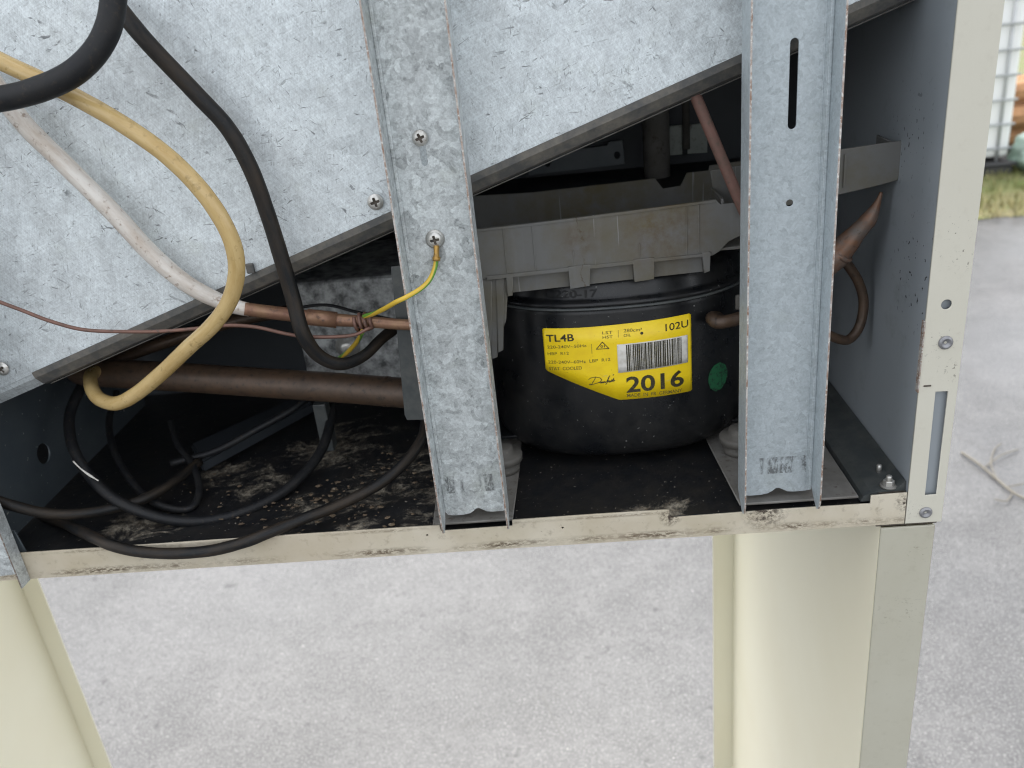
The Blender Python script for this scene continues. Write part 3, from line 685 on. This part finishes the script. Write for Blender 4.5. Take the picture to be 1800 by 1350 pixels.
    TL, TR, BR, BM, BL = [hit(*p) for p in ((953.5, 576.5), (1214, 550), (1216.5, 686), (1089, 702.5), (959, 650))]
    zt = (TL.z+TR.z)/2; x0 = (TL.x+BL.x)/2; x1 = (TR.x+BR.x)/2; zb = (BR.z+BM.z)/2
    tilt = (TR.z-TL.z)/(TR.x-TL.x)
    print('LABEL', TL, TR, BR, BM, BL, 'tilt', tilt)
    def lz(x, z): return z            # label rows follow measured corners
    top = lambda x: TL.z+(TR.z-TL.z)*(x-x0)/(x1-x0) - (.0012*max(0, 1-min(x-x0, x1-x)/.0015)**2)
    def bot(x):
        if x < BM.x: z = BL.z+(BM.z-BL.z)*(x-x0)/(BM.x-x0)
        else: z = BM.z+(BR.z-BM.z)*(x-BM.x)/(x1-BM.x)
        return z + .0012*max(0, 1-min(x-x0, x1-x)/.0015)**2
    lab = grid_sheet('label', top, bot, x0, x1, LO, M['yellow'], t, 90)
    lab['label'] = 'yellow printed type label with barcode'
    def Q(zx, zy): return hit(940+zx/6, 540+zy/6)       # positions read from a 6x enlargement
    def put(s, l, r, h, bold=0., mat='ink', shear=0., name='lettering'):
        a, b = Q(*l), Q(*r); me = text_mesh(s, bold)
        xs = [v.co.x for v in me.vertices]; ys = [v.co.y for v in me.vertices]
        mx, Mx = min(xs), max(xs); cap = .70; hh = h/6*.00042*1.02
        for v in me.vertices:
            u = (v.co.x-mx)/(Mx-mx); zz = v.co.y/cap*hh; x = a.x+(b.x-a.x)*u+shear*zz; v.co = (x, surfY(x)-LO-.00032, a.z+(b.z-a.z)*u+zz)
        return link(name, me, M[mat], lab)
    put('TL4B', (122, 360), (415, 352), 84, .018)
    put('220-240V~50Hz', (133, 432), (545, 415), 36, .004, 'ink2'); put('HBP  R12', (137, 502), (360, 497), 36, .004, 'ink2')
    put('220-240V~60Hz  LBP  R12', (143, 590), (797, 562), 38, .004, 'ink2'); put('STAT  COOLED', (152, 660), (498, 652), 40, .004, 'ink2')
    put('LST', (712, 283), (822, 275), 34, .004, 'ink2'); put('HST', (716, 330), (822, 322), 34, .004, 'ink2')
    put('280cm³', (938, 262), (1130, 248), 40, .004, 'ink2'); put('OIL', (938, 310), (1015, 303), 34, .004, 'ink2')
    put('102U', (1378, 250), (1618, 200), 84, .008); put('2016', (968, 895), (1572, 815), 190, .022)
    put('MADE  IN  FR  GERMANY', (975, 945), (1552, 888), 42, .004, 'ink2'); put('01', (693, 424), (738, 420), 28, .02)
    def ribbon(name, pts, w, mat='ink', closed=False):
        P = [Q(*p) for p in pts]; P = [Vector((p.x, p.z)) for p in P]
        if closed: P.append(P[0])
        bm = bmesh.new()
        for i in range(len(P)-1):
            d = P[i+1]-P[i]; n = max(1, int(d.length/.002)); nr = Vector((-d.y, d.x)).normalized()*w/2; e = d.normalized()*w*.3
            q = [P[i]-e+nr, P[i]-e-nr, P[i+1]+e-nr, P[i+1]+e+nr]
            f = bm.faces.new([bm.verts.new((a.x, surfY(a.x)-LO-.00032-.00001*i, a.y)) for a in q])
        me = bpy.data.meshes.new(name); bm.to_mesh(me); bm.free(); return link(name, me, M[mat], lab)
    ribbon('triangle_mark', [(650, 440), (712, 365), (782, 432)], .00065, closed=True)
    ribbon('divider', [(598, 385), (603, 485)], .0003, 'ink2'); ribbon('divider', [(880, 240), (880, 315)], .0003, 'ink2')
    # dots
    for (zx, zy, r) in ((1128, 270, .00125), (1584, 524, .0008)):
        c = Q(zx, zy); me = bpy.data.meshes.new('dot'); me.from_pydata([(c.x+r*math.cos(k*.5236), surfY(c.x+r*math.cos(k*.5236))-LO-.00045, c.z+r*math.sin(k*.5236)) for k in range(12)], [], [tuple(range(12))]); link('dot', me, M['ink'], lab)
    # script logo, drawn as pen strokes
    for st in ([(568, 760), (590, 742), (640, 733), (690, 742), (706, 762), (690, 785), (650, 800), (605, 812), (575, 815), (585, 806)],
               [(640, 740), (622, 775), (598, 812), (580, 818)], [(706, 790), (690, 782), (684, 792), (694, 797), (710, 783), (706, 795), (722, 782), (722, 795), (732, 781), (742, 780), (742, 793)],
               [(742, 793), (760, 780), (782, 730), (790, 718), (784, 735), (764, 790), (748, 812)], [(758, 775), (780, 770)],
               [(776, 785), (786, 773), (796, 772), (798, 784), (784, 788), (778, 782)], [(800, 782), (814, 758), (816, 778), (806, 782)], [(818, 780), (832, 745), (836, 772), (824, 780)],
               [(826, 715), (832, 705)], [(700, 797), (770, 782), (845, 770)]):
        ribbon('script_mark', st, .00055)
    # barcode
    a, b, c_, d_ = Q(866, 392), Q(1606, 288), Q(1618, 575), Q(880, 690)
    xl_, xr_ = (a.x+d_.x)/2, (b.x+c_.x)/2
    tz = lambda x: a.z+(b.z-a.z)*(x-xl_)/(xr_-xl_); bz = lambda x: d_.z+(c_.z-d_.z)*(x-xl_)/(xr_-xl_)
    grid_sheet('barcode_patch', tz, bz, xl_, xr_, LO+.0003, M['white'], lab, 40)
    rnd = random.Random(12); q = .125
    while q < .90:
        w = rnd.choice((.006, .010, .010, .018, .022)); xx0 = xl_+(xr_-xl_)*q; xx1 = xl_+(xr_-xl_)*(q+w)
        e = .0008
        me = bpy.data.meshes.new('bar'); me.from_pydata([(xx, surfY(xx)-LO-.00062, zz) for xx, zz in ((xx0, bz(xx0)+e), (xx1, bz(xx1)+e), (xx1, tz(xx1)-e), (xx0, tz(xx0)-e))], [], [(0, 1, 2, 3)]); link('bar', me, M['ink'], lab)
        q += w+rnd.choice((.005, .008, .008, .014))
    # green dot sticker
    c = hit(1262, 662); r = .0125; verts = [(c.x, surfY(c.x)-.0004, c.z)]; K = 28
    for ring in (.5, 1):
        for k in range(K):
            x = c.x+r*.72*ring*math.cos(2*math.pi*k/K); verts.append((x, surfY(x)-.0005, c.z+r*ring*math.sin(2*math.pi*k/K)*(1+.04*math.sin(k*2.3))))
    fs = [(0, 1+k, 1+(k+1) % K) for k in range(K)]+[(1+k, 1+K+k, 1+K+(k+1) % K, 1+(k+1) % K) for k in range(K)]
    me = bpy.data.meshes.new('sticker'); me.from_pydata(verts, [], fs); o = link('sticker', me, M['green'], t, True); o['label'] = 'round worn green sticker'
    # cast number above the seam
    a = at(955, 519, Y=.083); b = at(1050, 513, Y=.083); me = text_mesh('C220-17', .02); xs = [v.co.x for v in me.vertices]; mx, Mx = min(xs), max(xs)
    for v in me.vertices:
        x = a.x+(b.x-a.x)*(v.co.x-mx)/(Mx-mx); v.co = (x, surfY(x, -.0035)-.0006+.0006*v.co.y, .1725+v.co.y*.0085)
    o = link('cast_number', me, M['comp'], t)
compressor()

# ------------------------------------------------------------------ drip tray
def tray():
    t = thing('drip_tray', 'cloudy plastic drip tray sitting on top of the black compressor', 'tray', (-.24, .12, .2))
    F, Bk = .074, .205
    def P(lst, Y): return [(at(a, b, Y=Y).x, at(a, b, Y=Y).z) for a, b in lst]
    front = P([(800, 409), (838, 404), (940, 393), (1100, 373), (1257, 352), (1266, 361), (1340, 352), (1340, 392), (1306, 411), (1280, 424), (1264, 441), (1253, 448), (1100, 466), (851, 490), (800, 495)], F)
    plate('front_wall', front, M['milky'], t, (), .0022, 'XZ', F, .0006)
    back = P([(800, 349), (838, 345), (940, 339), (1151, 315), (1165, 333), (1197, 328), (1208, 305), (1247, 301), (1248, 292), (1340, 279), (1340, 400), (800, 440)], Bk)
    plate('back_wall', back, M['milky'], t, (), .0022, 'XZ', Bk, .0006)
    zb = at(1050, 470, Y=F).z
    xs0, xs1 = front[0][0], front[6][0]
    box('tray_floor', (xs0, F+.0024, zb+.004), (xs1+.02, Bk-.0002, zb+.0062), M['milky'], t, .0004)
    # rims along the top edges and vertical ribs
    for lst, Y in (([(838, 404), (940, 393), (1100, 373), (1257, 352), (1257, 355.5), (1100, 376.5), (940, 396.5), (838, 407.5)], F-.0008), ([(838, 345), (940, 339), (1151, 315), (1152, 318), (940, 342.5), (838, 348.5)], Bk-.0008)):
        plate('rim', P(lst, Y), M['milky'], t, (), .0012, 'XZ', Y, .0003)
    for px, y0, y1 in ((884, 402, 484), (935, 396, 478), (1008, 440, 470), (1124, 428, 462), (1206, 362, 450), (1228, 360, 447)):
        a, b = at(px, y0, Y=F), at(px, y1, Y=F); box('rib', (a.x-.0006, F-.0007, b.z), (a.x+.0006, F+.0004, a.z), M['milky'], t, .0003)
    # step wall on the right joining front to the raised end
    st = P([(1257, 352), (1250, 301), (1330, 288), (1340, 352), (1300, 356), (1266, 361)], .12)
    plate('step_wall', st, M['milky'], t, (), .0022, 'XZ', .12, .0006)
    box('rib', (at(1257, 360, Y=.1).x, F+.0024, zb+.0064), (at(1257, 360, Y=.1).x+.0020, .1198, at(1257, 352, Y=F).z), M['milky'], t, .0004)
    # end pocket by the right wall
    end = P([(1310, 286), (1475, 265), (1540, 255), (1592, 248), (1590, 262), (1577, 316), (1540, 326), (1475, 341), (1310, 376)], .068)
    plate('end_wall', end, M['milky'], t, (), .0022, 'XZ', .068, .0006)
    e0 = at(1592, 250, Y=.068); e1 = at(1577, 316, Y=.068)
    xw = min(e0.x, IW-.0035)
    plate('end_side', [(.0704, e1.z+.002), (.10, e1.z+.004), (.10, e0.z+.001), (.0704, e0.z)], M['milky'], t, (), .002, 'YZ', IW-.006, .0005)
    a = at(1475, 265, Y=.19); box('end_fill', (xs1, .0715, e1.z+.004), (IW-.0065, .099, e0.z-.006), M['rubber'], t, .002)
    for px in (1482,): 
        c = at(px, 300, Y=.068); box('rib', (c.x, .066, e1.z-.002), (c.x+.0016, .0678, e0.z-.004), M['milky'], t, .0004)
    # lower skirt behind the front wall, and the tabs hanging from it
    sk = P([(895, 482), (1243, 440), (1243, 476), (899, 514)], F+.006); plate('skirt', sk, M['milky'], t, (), .0018, 'XZ', F+.006, .0004)
    for lst in ([(891, 486), (901, 485), (900, 519), (893, 520)], [(1000, 470), (1036, 466), (1036, 502), (1003, 507)], [(1114, 458), (1149, 454), (1149, 490), (1116, 495)], [(1236, 446), (1248, 444), (1247, 476), (1239, 479)]):
        plate('tab', P(lst, F-.0016), M['milky'], t, (), .0076, 'XZ', F-.0016, .0005)
    plate('ledge', P([(856, 486), (1250, 445), (1250, 449), (856, 492)], F-.0012), M['milky'], t, (), .0012, 'XZ', F-.0014, .0003)
    # ribbed drain leg at the left
    for k, (a, b) in enumerate(((850, 863), (862, 874), (873, 884), (883, 892))):
        bo = (636, 630, 618, 566)[k]; plate('drain_leg', P([(a, 492), (b, 490), (b-1 if k < 3 else b-4, bo-3), (a+4, bo)], F+.001+.0012*(k % 2)), M['milky'], t, (), .008, 'XZ', F+.001+.0012*(k % 2), .0008)
tray()

# ------------------------------------------------------------------ parts deep in the compartment
def deep():
    # bracket strip with holes
    Y = .30
    def P(lst): return [(at(a, b, Y=Y).x, at(a, b, Y=Y).z) for a, b in lst]
    o = plate('bracket_strip', P([(930, 262), (975, 256), (982, 268), (1068, 256), (1070, 250), (1094, 247), (1098, 288), (930, 308)]), M['slate'], None, [[(at(962+7*math.cos(k*.5236), 285+9*math.sin(k*.5236), Y=Y).x, at(962+7*math.cos(k*.5236), 285+9*math.sin(k*.5236), Y=Y).z) for k in range(12)], [(at(1085+6*math.cos(k*.5236), 273+7*math.sin(k*.5236), Y=Y).x, at(1085+6*math.cos(k*.5236), 273+7*math.sin(k*.5236), Y=Y).z) for k in range(12)]], .002, 'XZ', Y)
    tag(o, 'dark bracket strip with two holes behind the drip tray', 'bracket')
    a = at(1155, 296, Y=.27); o = tube('riser_pipe', [(a.x, .27, a.z-.05), (a.x, .27, .61)], .0125, M['mount'], None, seg=24, smooth_path=False)
    tag(o, 'thick grey-brown vertical pipe rising behind the drip tray', 'pipe')
    t = thing('slotted_bracket', 'small olive-grey bracket with a vertical slot beside the vertical riser pipe', 'bracket', at(1210, 275, Y=.29))
    def Pp(lst, Y): return [(at(a, b, Y=Y).x, at(a, b, Y=Y).z) for a, b in lst]
    plate('left_plate', Pp([(1178, 222), (1199, 220), (1199, 271), (1176, 273)], .29), M['olive'], t, (), .002, 'XZ', .29)
    plate('right_plate', Pp([(1211, 220), (1243, 216), (1243, 268), (1209, 270)], .29), M['olive'], t, (), .002, 'XZ', .29)
    a, b = at(1205, 169, Y=.287), at(1204, 262, Y=.287); tube('stem', [(a.x, .287, .60), (a.x, .287, b.z)], .0035, M['grommet'], t, seg=10, smooth_path=False)
    c = at(1210, 226, Y=.283); lathe('light_spot', [(.0042, 0), (.0036, .002), (.001, .003)], M['zinc'], t, 16, (c.x, .2895, c.z), (0, -1, 0))  # pale disc added for the bright spot of a hole lit from behind
    # deck behind the tray
    a = at(1000, 300, Y=.25); o = box('insulation_deck', (-.40, .211, .214), (IW-.012, .329, .226), M['rubber'], None, .003); tag(o, 'black deck surface behind the cloudy drip tray', 'deck')
    # galvanised control box behind the pipes, with threaded stud
    t = thing('control_box', 'mottled galvanised control box behind the copper pipes', 'box', at(600, 650, Y=.2))
    Y = .16
    c = [at(a, b, Y=Y) for a, b in ((505, 500), (688, 484), (712, 680), (520, 690))]
    box('box_body', (c[0].x, Y, c[2].z), (c[1].x+.004, .30, c[1].z), M['mottled'], t, .004, 3)
    s = at(610, 610, Y=Y-.004); lathe('stud_nut', [(.011, 0), (.011, .003), (.007, .004), (.0065, .008), (.003, .009)], M['zinc'], t, 20, (s.x, Y-.0002, s.z), (0, -1, 0))
    # dark mounting bracket beside the left upright
    Y = .055
    pl = [(at(a, b, Y=Y).x, at(a, b, Y=Y).z) for a, b in ((688, 470), (790, 460), (830, 735), (716, 738), (712, 730))]
    o = plate('relay_plate', pl, M['sill'], None, (), .002, 'XZ', Y, .0004); tag(o, 'dark grey plate partly hidden behind the spangled upright', 'plate')
    # dark slab lying on the floor behind the cables
    t = thing('transformer_box', 'dark flat box lying on the black floor behind the cable loops', 'box', at(440, 790, Z=FZ))
    q = [at(a, b, Z=FZ+.014) for a, b in ((352, 812), (550, 706), (535, 690), (335, 780))]
    bm = bmesh.new(); lo = [bm.verts.new((p.x, p.y, FZ+.002)) for p in q]; hi = [bm.verts.new((p.x, p.y, FZ+.014)) for p in q]
    for i in range(4): j = (i+1) % 4; bm.faces.new((lo[i], lo[j], hi[j], hi[i]))
    bm.faces.new(hi); bm.faces.new(lo[::-1]); bmesh.ops.bevel(bm, geom=bm.edges[:], offset=.002, segments=2, affect='EDGES'); frombm('casing', bm, M['dark'], t)
    c = at(568, 725, Y=.15); o = box('pale_spacer', (c.x-.009, .15, FZ+.001), (c.x+.003, .165, c.z+.008), M['sill'], None, .001); tag(o, 'small pale block standing behind the thick copper cylinder', 'block')
deep()

# ------------------------------------------------------------------ pipes and wires
def pipes():
    t = thing('suction_pipe', 'chalky white pipe turning to bare copper, crossing under the sloped panel', 'pipe', at(250, 400, Y=.02))
    P = [(-30, 120, .030), (40, 215, .030), (110, 285, .030), (200, 375, .030), (265, 445, .031), (330, 500, .033), (395, 533, .038), (440, 545, .040)]
    ptube('painted_run', P, [.0066, .0066, .0066, .0066, .0066, .0064, .0058, .0050], M['whitepipe'], t, seg=20, wob=.03)
    ptube('copper_run', [(430, 543, .0385), (500, 552, .046), (590, 562, .052), (640, 565, .052), (720, 571, .050), (800, 570, .052)], [.0050, .0052, .0050, .0044, .0042, .0042], M['copper'], t, seg=20)
    ptube('sleeve', [(540, 557, .0492), (592, 562.5, .0518)], .0062, M['copper'], t, seg=20, smooth_path=False)
    t = thing('capillary_tube', 'thin copper capillary tube running across and coiling round the copper pipe', 'tube', at(300, 580, Y=.02))
    P = [at(*p[:2], Y=p[2]) for p in ((-60, 508, .02), (0, 531, .02), (40, 546, .02), (90, 565, .02), (150, 580, .02), (230, 583, .022), (290, 582, .024), (350, 577, .026), (400, 572, .028), (450, 575, .030), (500, 586, .032), (540, 592, .034), (590, 592, .038), (625, 588, .041), (648, 577, .044))]
    c0 = at(655, 565, Y=.052); rad = .0062
    for k in range(0, 3*8+3):
        a = -.6+k*math.pi/4; P.append(Vector((c0.x-.0040*k/8*1.0, .052-rad*math.cos(a), c0.z+.0004+rad*math.sin(a))))
    tube('capillary', P, .0014, M['capillary'], t, seg=10, sub=6)
    t = thing('yellow_tube', 'yellowed plastic-coated tube making a large loop at the left', 'tube', at(300, 500, Y=-.02))
    ptube('tube', [(-80, 68, -.004), (10, 112, -.004), (70, 140, -.008), (135, 172, -.012), (215, 218, -.016), (295, 275, -.02), (360, 342, -.022), (403, 412, -.022), (416, 470, -.020), (405, 525, -.016), (375, 570, -.010), (330, 612, -.002), (285, 655, .008), (240, 692, .018), (205, 709, .028), (176, 702, .044), (162, 684, .062), (159, 663, .088), (164, 654, .108), (176, 655, .124)], .0056, M['yellowtube'], t, seg=20, wob=.025)
    t = thing('copper_cylinder', 'thick dull brown copper cylinder lying across the compartment at the left', 'cylinder', at(400, 670, Y=.1))
    ptube('barrel', [(112, 640, .135), (135, 648, .130), (160, 654, .126), (300, 662, .116), (450, 672, .106), (600, 682, .096), (700, 690, .089), (780, 696, .083)], [.006, .0115, .0128, .0128, .0128, .0128, .0128, .0122], M['copper_dk'], t, seg=28, wob=.015)
    ptube('collar', [(676, 688, .0912), (684, 688.6, .0905)], .0131, M['copper_dk'], t, seg=28, smooth_path=False)
    t = thing('return_pipe', 'dim brown pipe rising behind the yellow loop', 'pipe', at(300, 590, Y=.17)); ptube('run', [(130, 665, .16), (215, 628, .17), (300, 598, .18), (420, 562, .20), (520, 545, .22)], .0062, M['copper_dk'], t, seg=14)
    # rust-pink liquid line with filter drier beyond the right upright
    t = thing('liquid_line', 'rusty pink copper line slanting down behind the right upright to a filter drier', 'pipe', at(1300, 340, Y=.06))
    ptube('line', [(1160, 20, .058), (1195, 105, .058), (1225, 175, .058), (1270, 282, .056), (1312, 380, .054), (1350, 455, .06), (1400, 480, .07)], .0041, M['rustpipe'], t, seg=16)
    ptube('drier_body', [(1400, 500, .088), (1440, 470, .085), (1470, 448, .083), (1482, 436, .082), (1505, 410, .080), (1525, 388, .078), (1536, 370, .077), (1545, 350, .075), (1549, 338, .074)], [.0085, .0098, .0102, .0094, .0066, .0062, .0040, .0020, .0010], M['braze'], t, seg=22, wob=.16)
    ptube('drier_seam', [(1473, 450, .0828), (1478, 443, .0824)], .0104, M['braze'], t, seg=22, smooth_path=False)
    ptube('tail', [(1476, 452, .092), (1492, 468, .094), (1510, 498, .096), (1518, 532, .096), (1512, 570, .094), (1496, 594, .090), (1478, 597, .086), (1440, 582, .08)], .0039, M['copper_dk'], t, seg=14)
    # earth wire
    t = thing('earth_wire', 'yellow and green earth wire screwed to the spangled upright', 'wire', at(720, 500, Y=0))
    c = at(765, 420, Y=WY); lathe('ring_terminal', [(.0066, 0), (.0066, .0009), (.0030, .0010)], M['zinc'], t, 24, (c.x, WY-.0001, c.z), (0, -1, 0)); screw(Vector((c.x, WY-.0012, c.z)), .0054, t, .15)
    ptube('crimp', [(767, 432, .0065), (767, 444, .005), (767, 456, .0045)], [.0020, .0018, .0024], M['brass'], t, seg=12)
    ptube('crimp_collar', [(767, 452, .0046), (767, 458, .0044)], .0027, M['brass'], t, seg=14, smooth_path=False)
    ptube('insulation', [(767, 456, .0044), (764, 472, .003), (755, 492, -.002), (740, 507, -.008), (715, 522, -.0145), (696, 531, -.012), (675, 543, .005), (655, 552, .030), (640, 556, .045)], .0017, M['earth'], t, seg=14)
    ptube('insulation', [(637, 583, .044), (628, 600, .07), (612, 618, .10), (596, 630, .13)], .0019, M['earth'], t, seg=12)
    # hose coming down over the panel
    t = tag(ptube('flex_hose', [(190, -10, .03), (255, 70, .025), (345, 165, .026), (400, 225, .027), (440, 295, .027), (470, 375, .027), (495, 455, .026), (515, 525, .025), (532, 585, .022), (560, 625, .028), (600, 640, .036), (640, 625, .050), (675, 592, .07), (720, 560, .10)], [.0056]*5+[.0056, .0056, .0056, .0056, .0054, .0052, .005, .005, .005], M['hose'], None, seg=18, squash=.8, wob=.03), 'black rubber hose hanging down over the pale sloped panel', 'hose')
    tag(ptube('crossing_hose', [(-160, 198, -.03), (-40, 181, -.03), (60, 160, -.03), (140, 120, -.028), (190, 50, -.02), (205, -60, -.01)], .0075, M['rubber'], None, seg=22, wob=.02), 'thick black hose crossing the top left corner', 'hose')
    # cables on the floor
    r = .0046
    t = thing('power_cable', 'black cable with a white printed mark, looping over the floor at the left', 'cable', at(300, 900, Z=FZ))
    ptube('cable', [(160, 655, .17), (138, 690, .13), (122, 735, .105), (130, 790, .075), (165, 845, .055), (215, 885, .042), (290, 912, .038), (365, 915, .042), (440, 895, .055), (510, 855, .08), (560, 800, .115), (580, 745, .15), (583, 690, .19)], r, M['rubber'], t, seg=16)
    # print on the cable
    P = [at(a, b, Y=y) for a, b, y in ((130, 814, .0583), (142, 826, .0545), (158, 838, .0510), (174, 848, .0475))]
    tube('printed_mark', [p+Vector((.0006, -.0010, .0022)) for p in P], .0008, M['white'], t, seg=6, sub=4, wob=.8)
    t = tag(ptube('front_cable', [(60, 905, .08), (110, 918, .045), (138, 932, .022), (168, 946, .003), (198, 959, -.0065), (240, 969, -.0075), (300, 973, -.0080), (370, 968, -.0075), (430, 953, -.0070), (466, 939, -.0050), (500, 925, .004), (540, 909, .014), (590, 890, .026), (660, 855, .040), (710, 815, .055), (742, 770, .075), (750, 730, .095)], r, M['hose'], None, seg=16, wob=.04), 'black cable drooping over the front of the cream rail', 'cable')
    t = tag(ptube('side_cable', [(-40, 868, .01), (20, 888, .012), (80, 902, .020), (140, 903, .030), (200, 893, .044), (250, 878, .055), (300, 850, .08), (350, 812, .12)], .0044, M['hose'], None, seg=16, wob=.04), 'grey-black cable entering from the left edge below the round hole', 'cable')
    t = tag(ptube('inner_cable', [(205, 690, .20), (192, 740, .16), (200, 790, .12), (230, 845, .085), (275, 885, .062), (330, 895, .06), (350, 865, .08), (340, 820, .11), (312, 780, .14), (300, 740, .17)], .0032, M['rubber'], None, seg=12), 'thin black inner cable loop deep on the dark floor', 'cable')
    t = tag(ptube('strap_cable', [(300, 815, .12), (380, 792, .13), (450, 755, .145), (520, 715, .165), (560, 680, .19)], .0034, M['rubber'], None, seg=12), 'straight thin black cable across the dark flat box', 'cable')
    t = tag(ptube('bracket_cable', [(500, 545, .12), (570, 536, .125), (625, 548, .12), (690, 562, .11)], .0014, M['rubber'], None, seg=10), 'very thin black wire in front of the mottled control box', 'wire')
    # flakes of rust and debris on the floor
    rnd = random.Random(21); fl = []
    for k in range(190):
        px, py = rnd.choice(((480, 905), (640, 840), (600, 870), (380, 865), (740, 850), (650, 915), (560, 880), (690, 820), (520, 890)))
        c = at(px+rnd.gauss(0, 38), py+rnd.gauss(0, 17), Z=FZ)
        if c.y < .008 or c.y > .3: continue
        s = rnd.uniform(.0007, .0036)*(.7 if k % 3 else 1); i = len(fl)
        bm = bmesh.new(); n = rnd.randint(5, 7); base = rnd.uniform(0, 6.28)
        vs = [bm.verts.new((c.x+s*rnd.uniform(.6, 1.2)*math.cos(base+6.283*q/n), c.y+s*.7*rnd.uniform(.6, 1.2)*math.sin(base+6.283*q/n), FZ+.0006+rnd.uniform(0, .0012))) for q in range(n)]
        top = bm.verts.new((c.x, c.y, FZ+.001+s*.35))
        for q in range(n): bm.faces.new((vs[q], vs[(q+1) % n], top))
        fl.append(bm)
    allb = bmesh.new()
    for b in fl:
        me = bpy.data.meshes.new('x'); b.to_mesh(me); b.free(); allb.from_mesh(me); bpy.data.meshes.remove(me)
    o = frombm('debris', allb, M['debris']); tag(o, 'loose flakes of rust and dirt scattered on the black floor', 'debris', kind='stuff')
pipes()
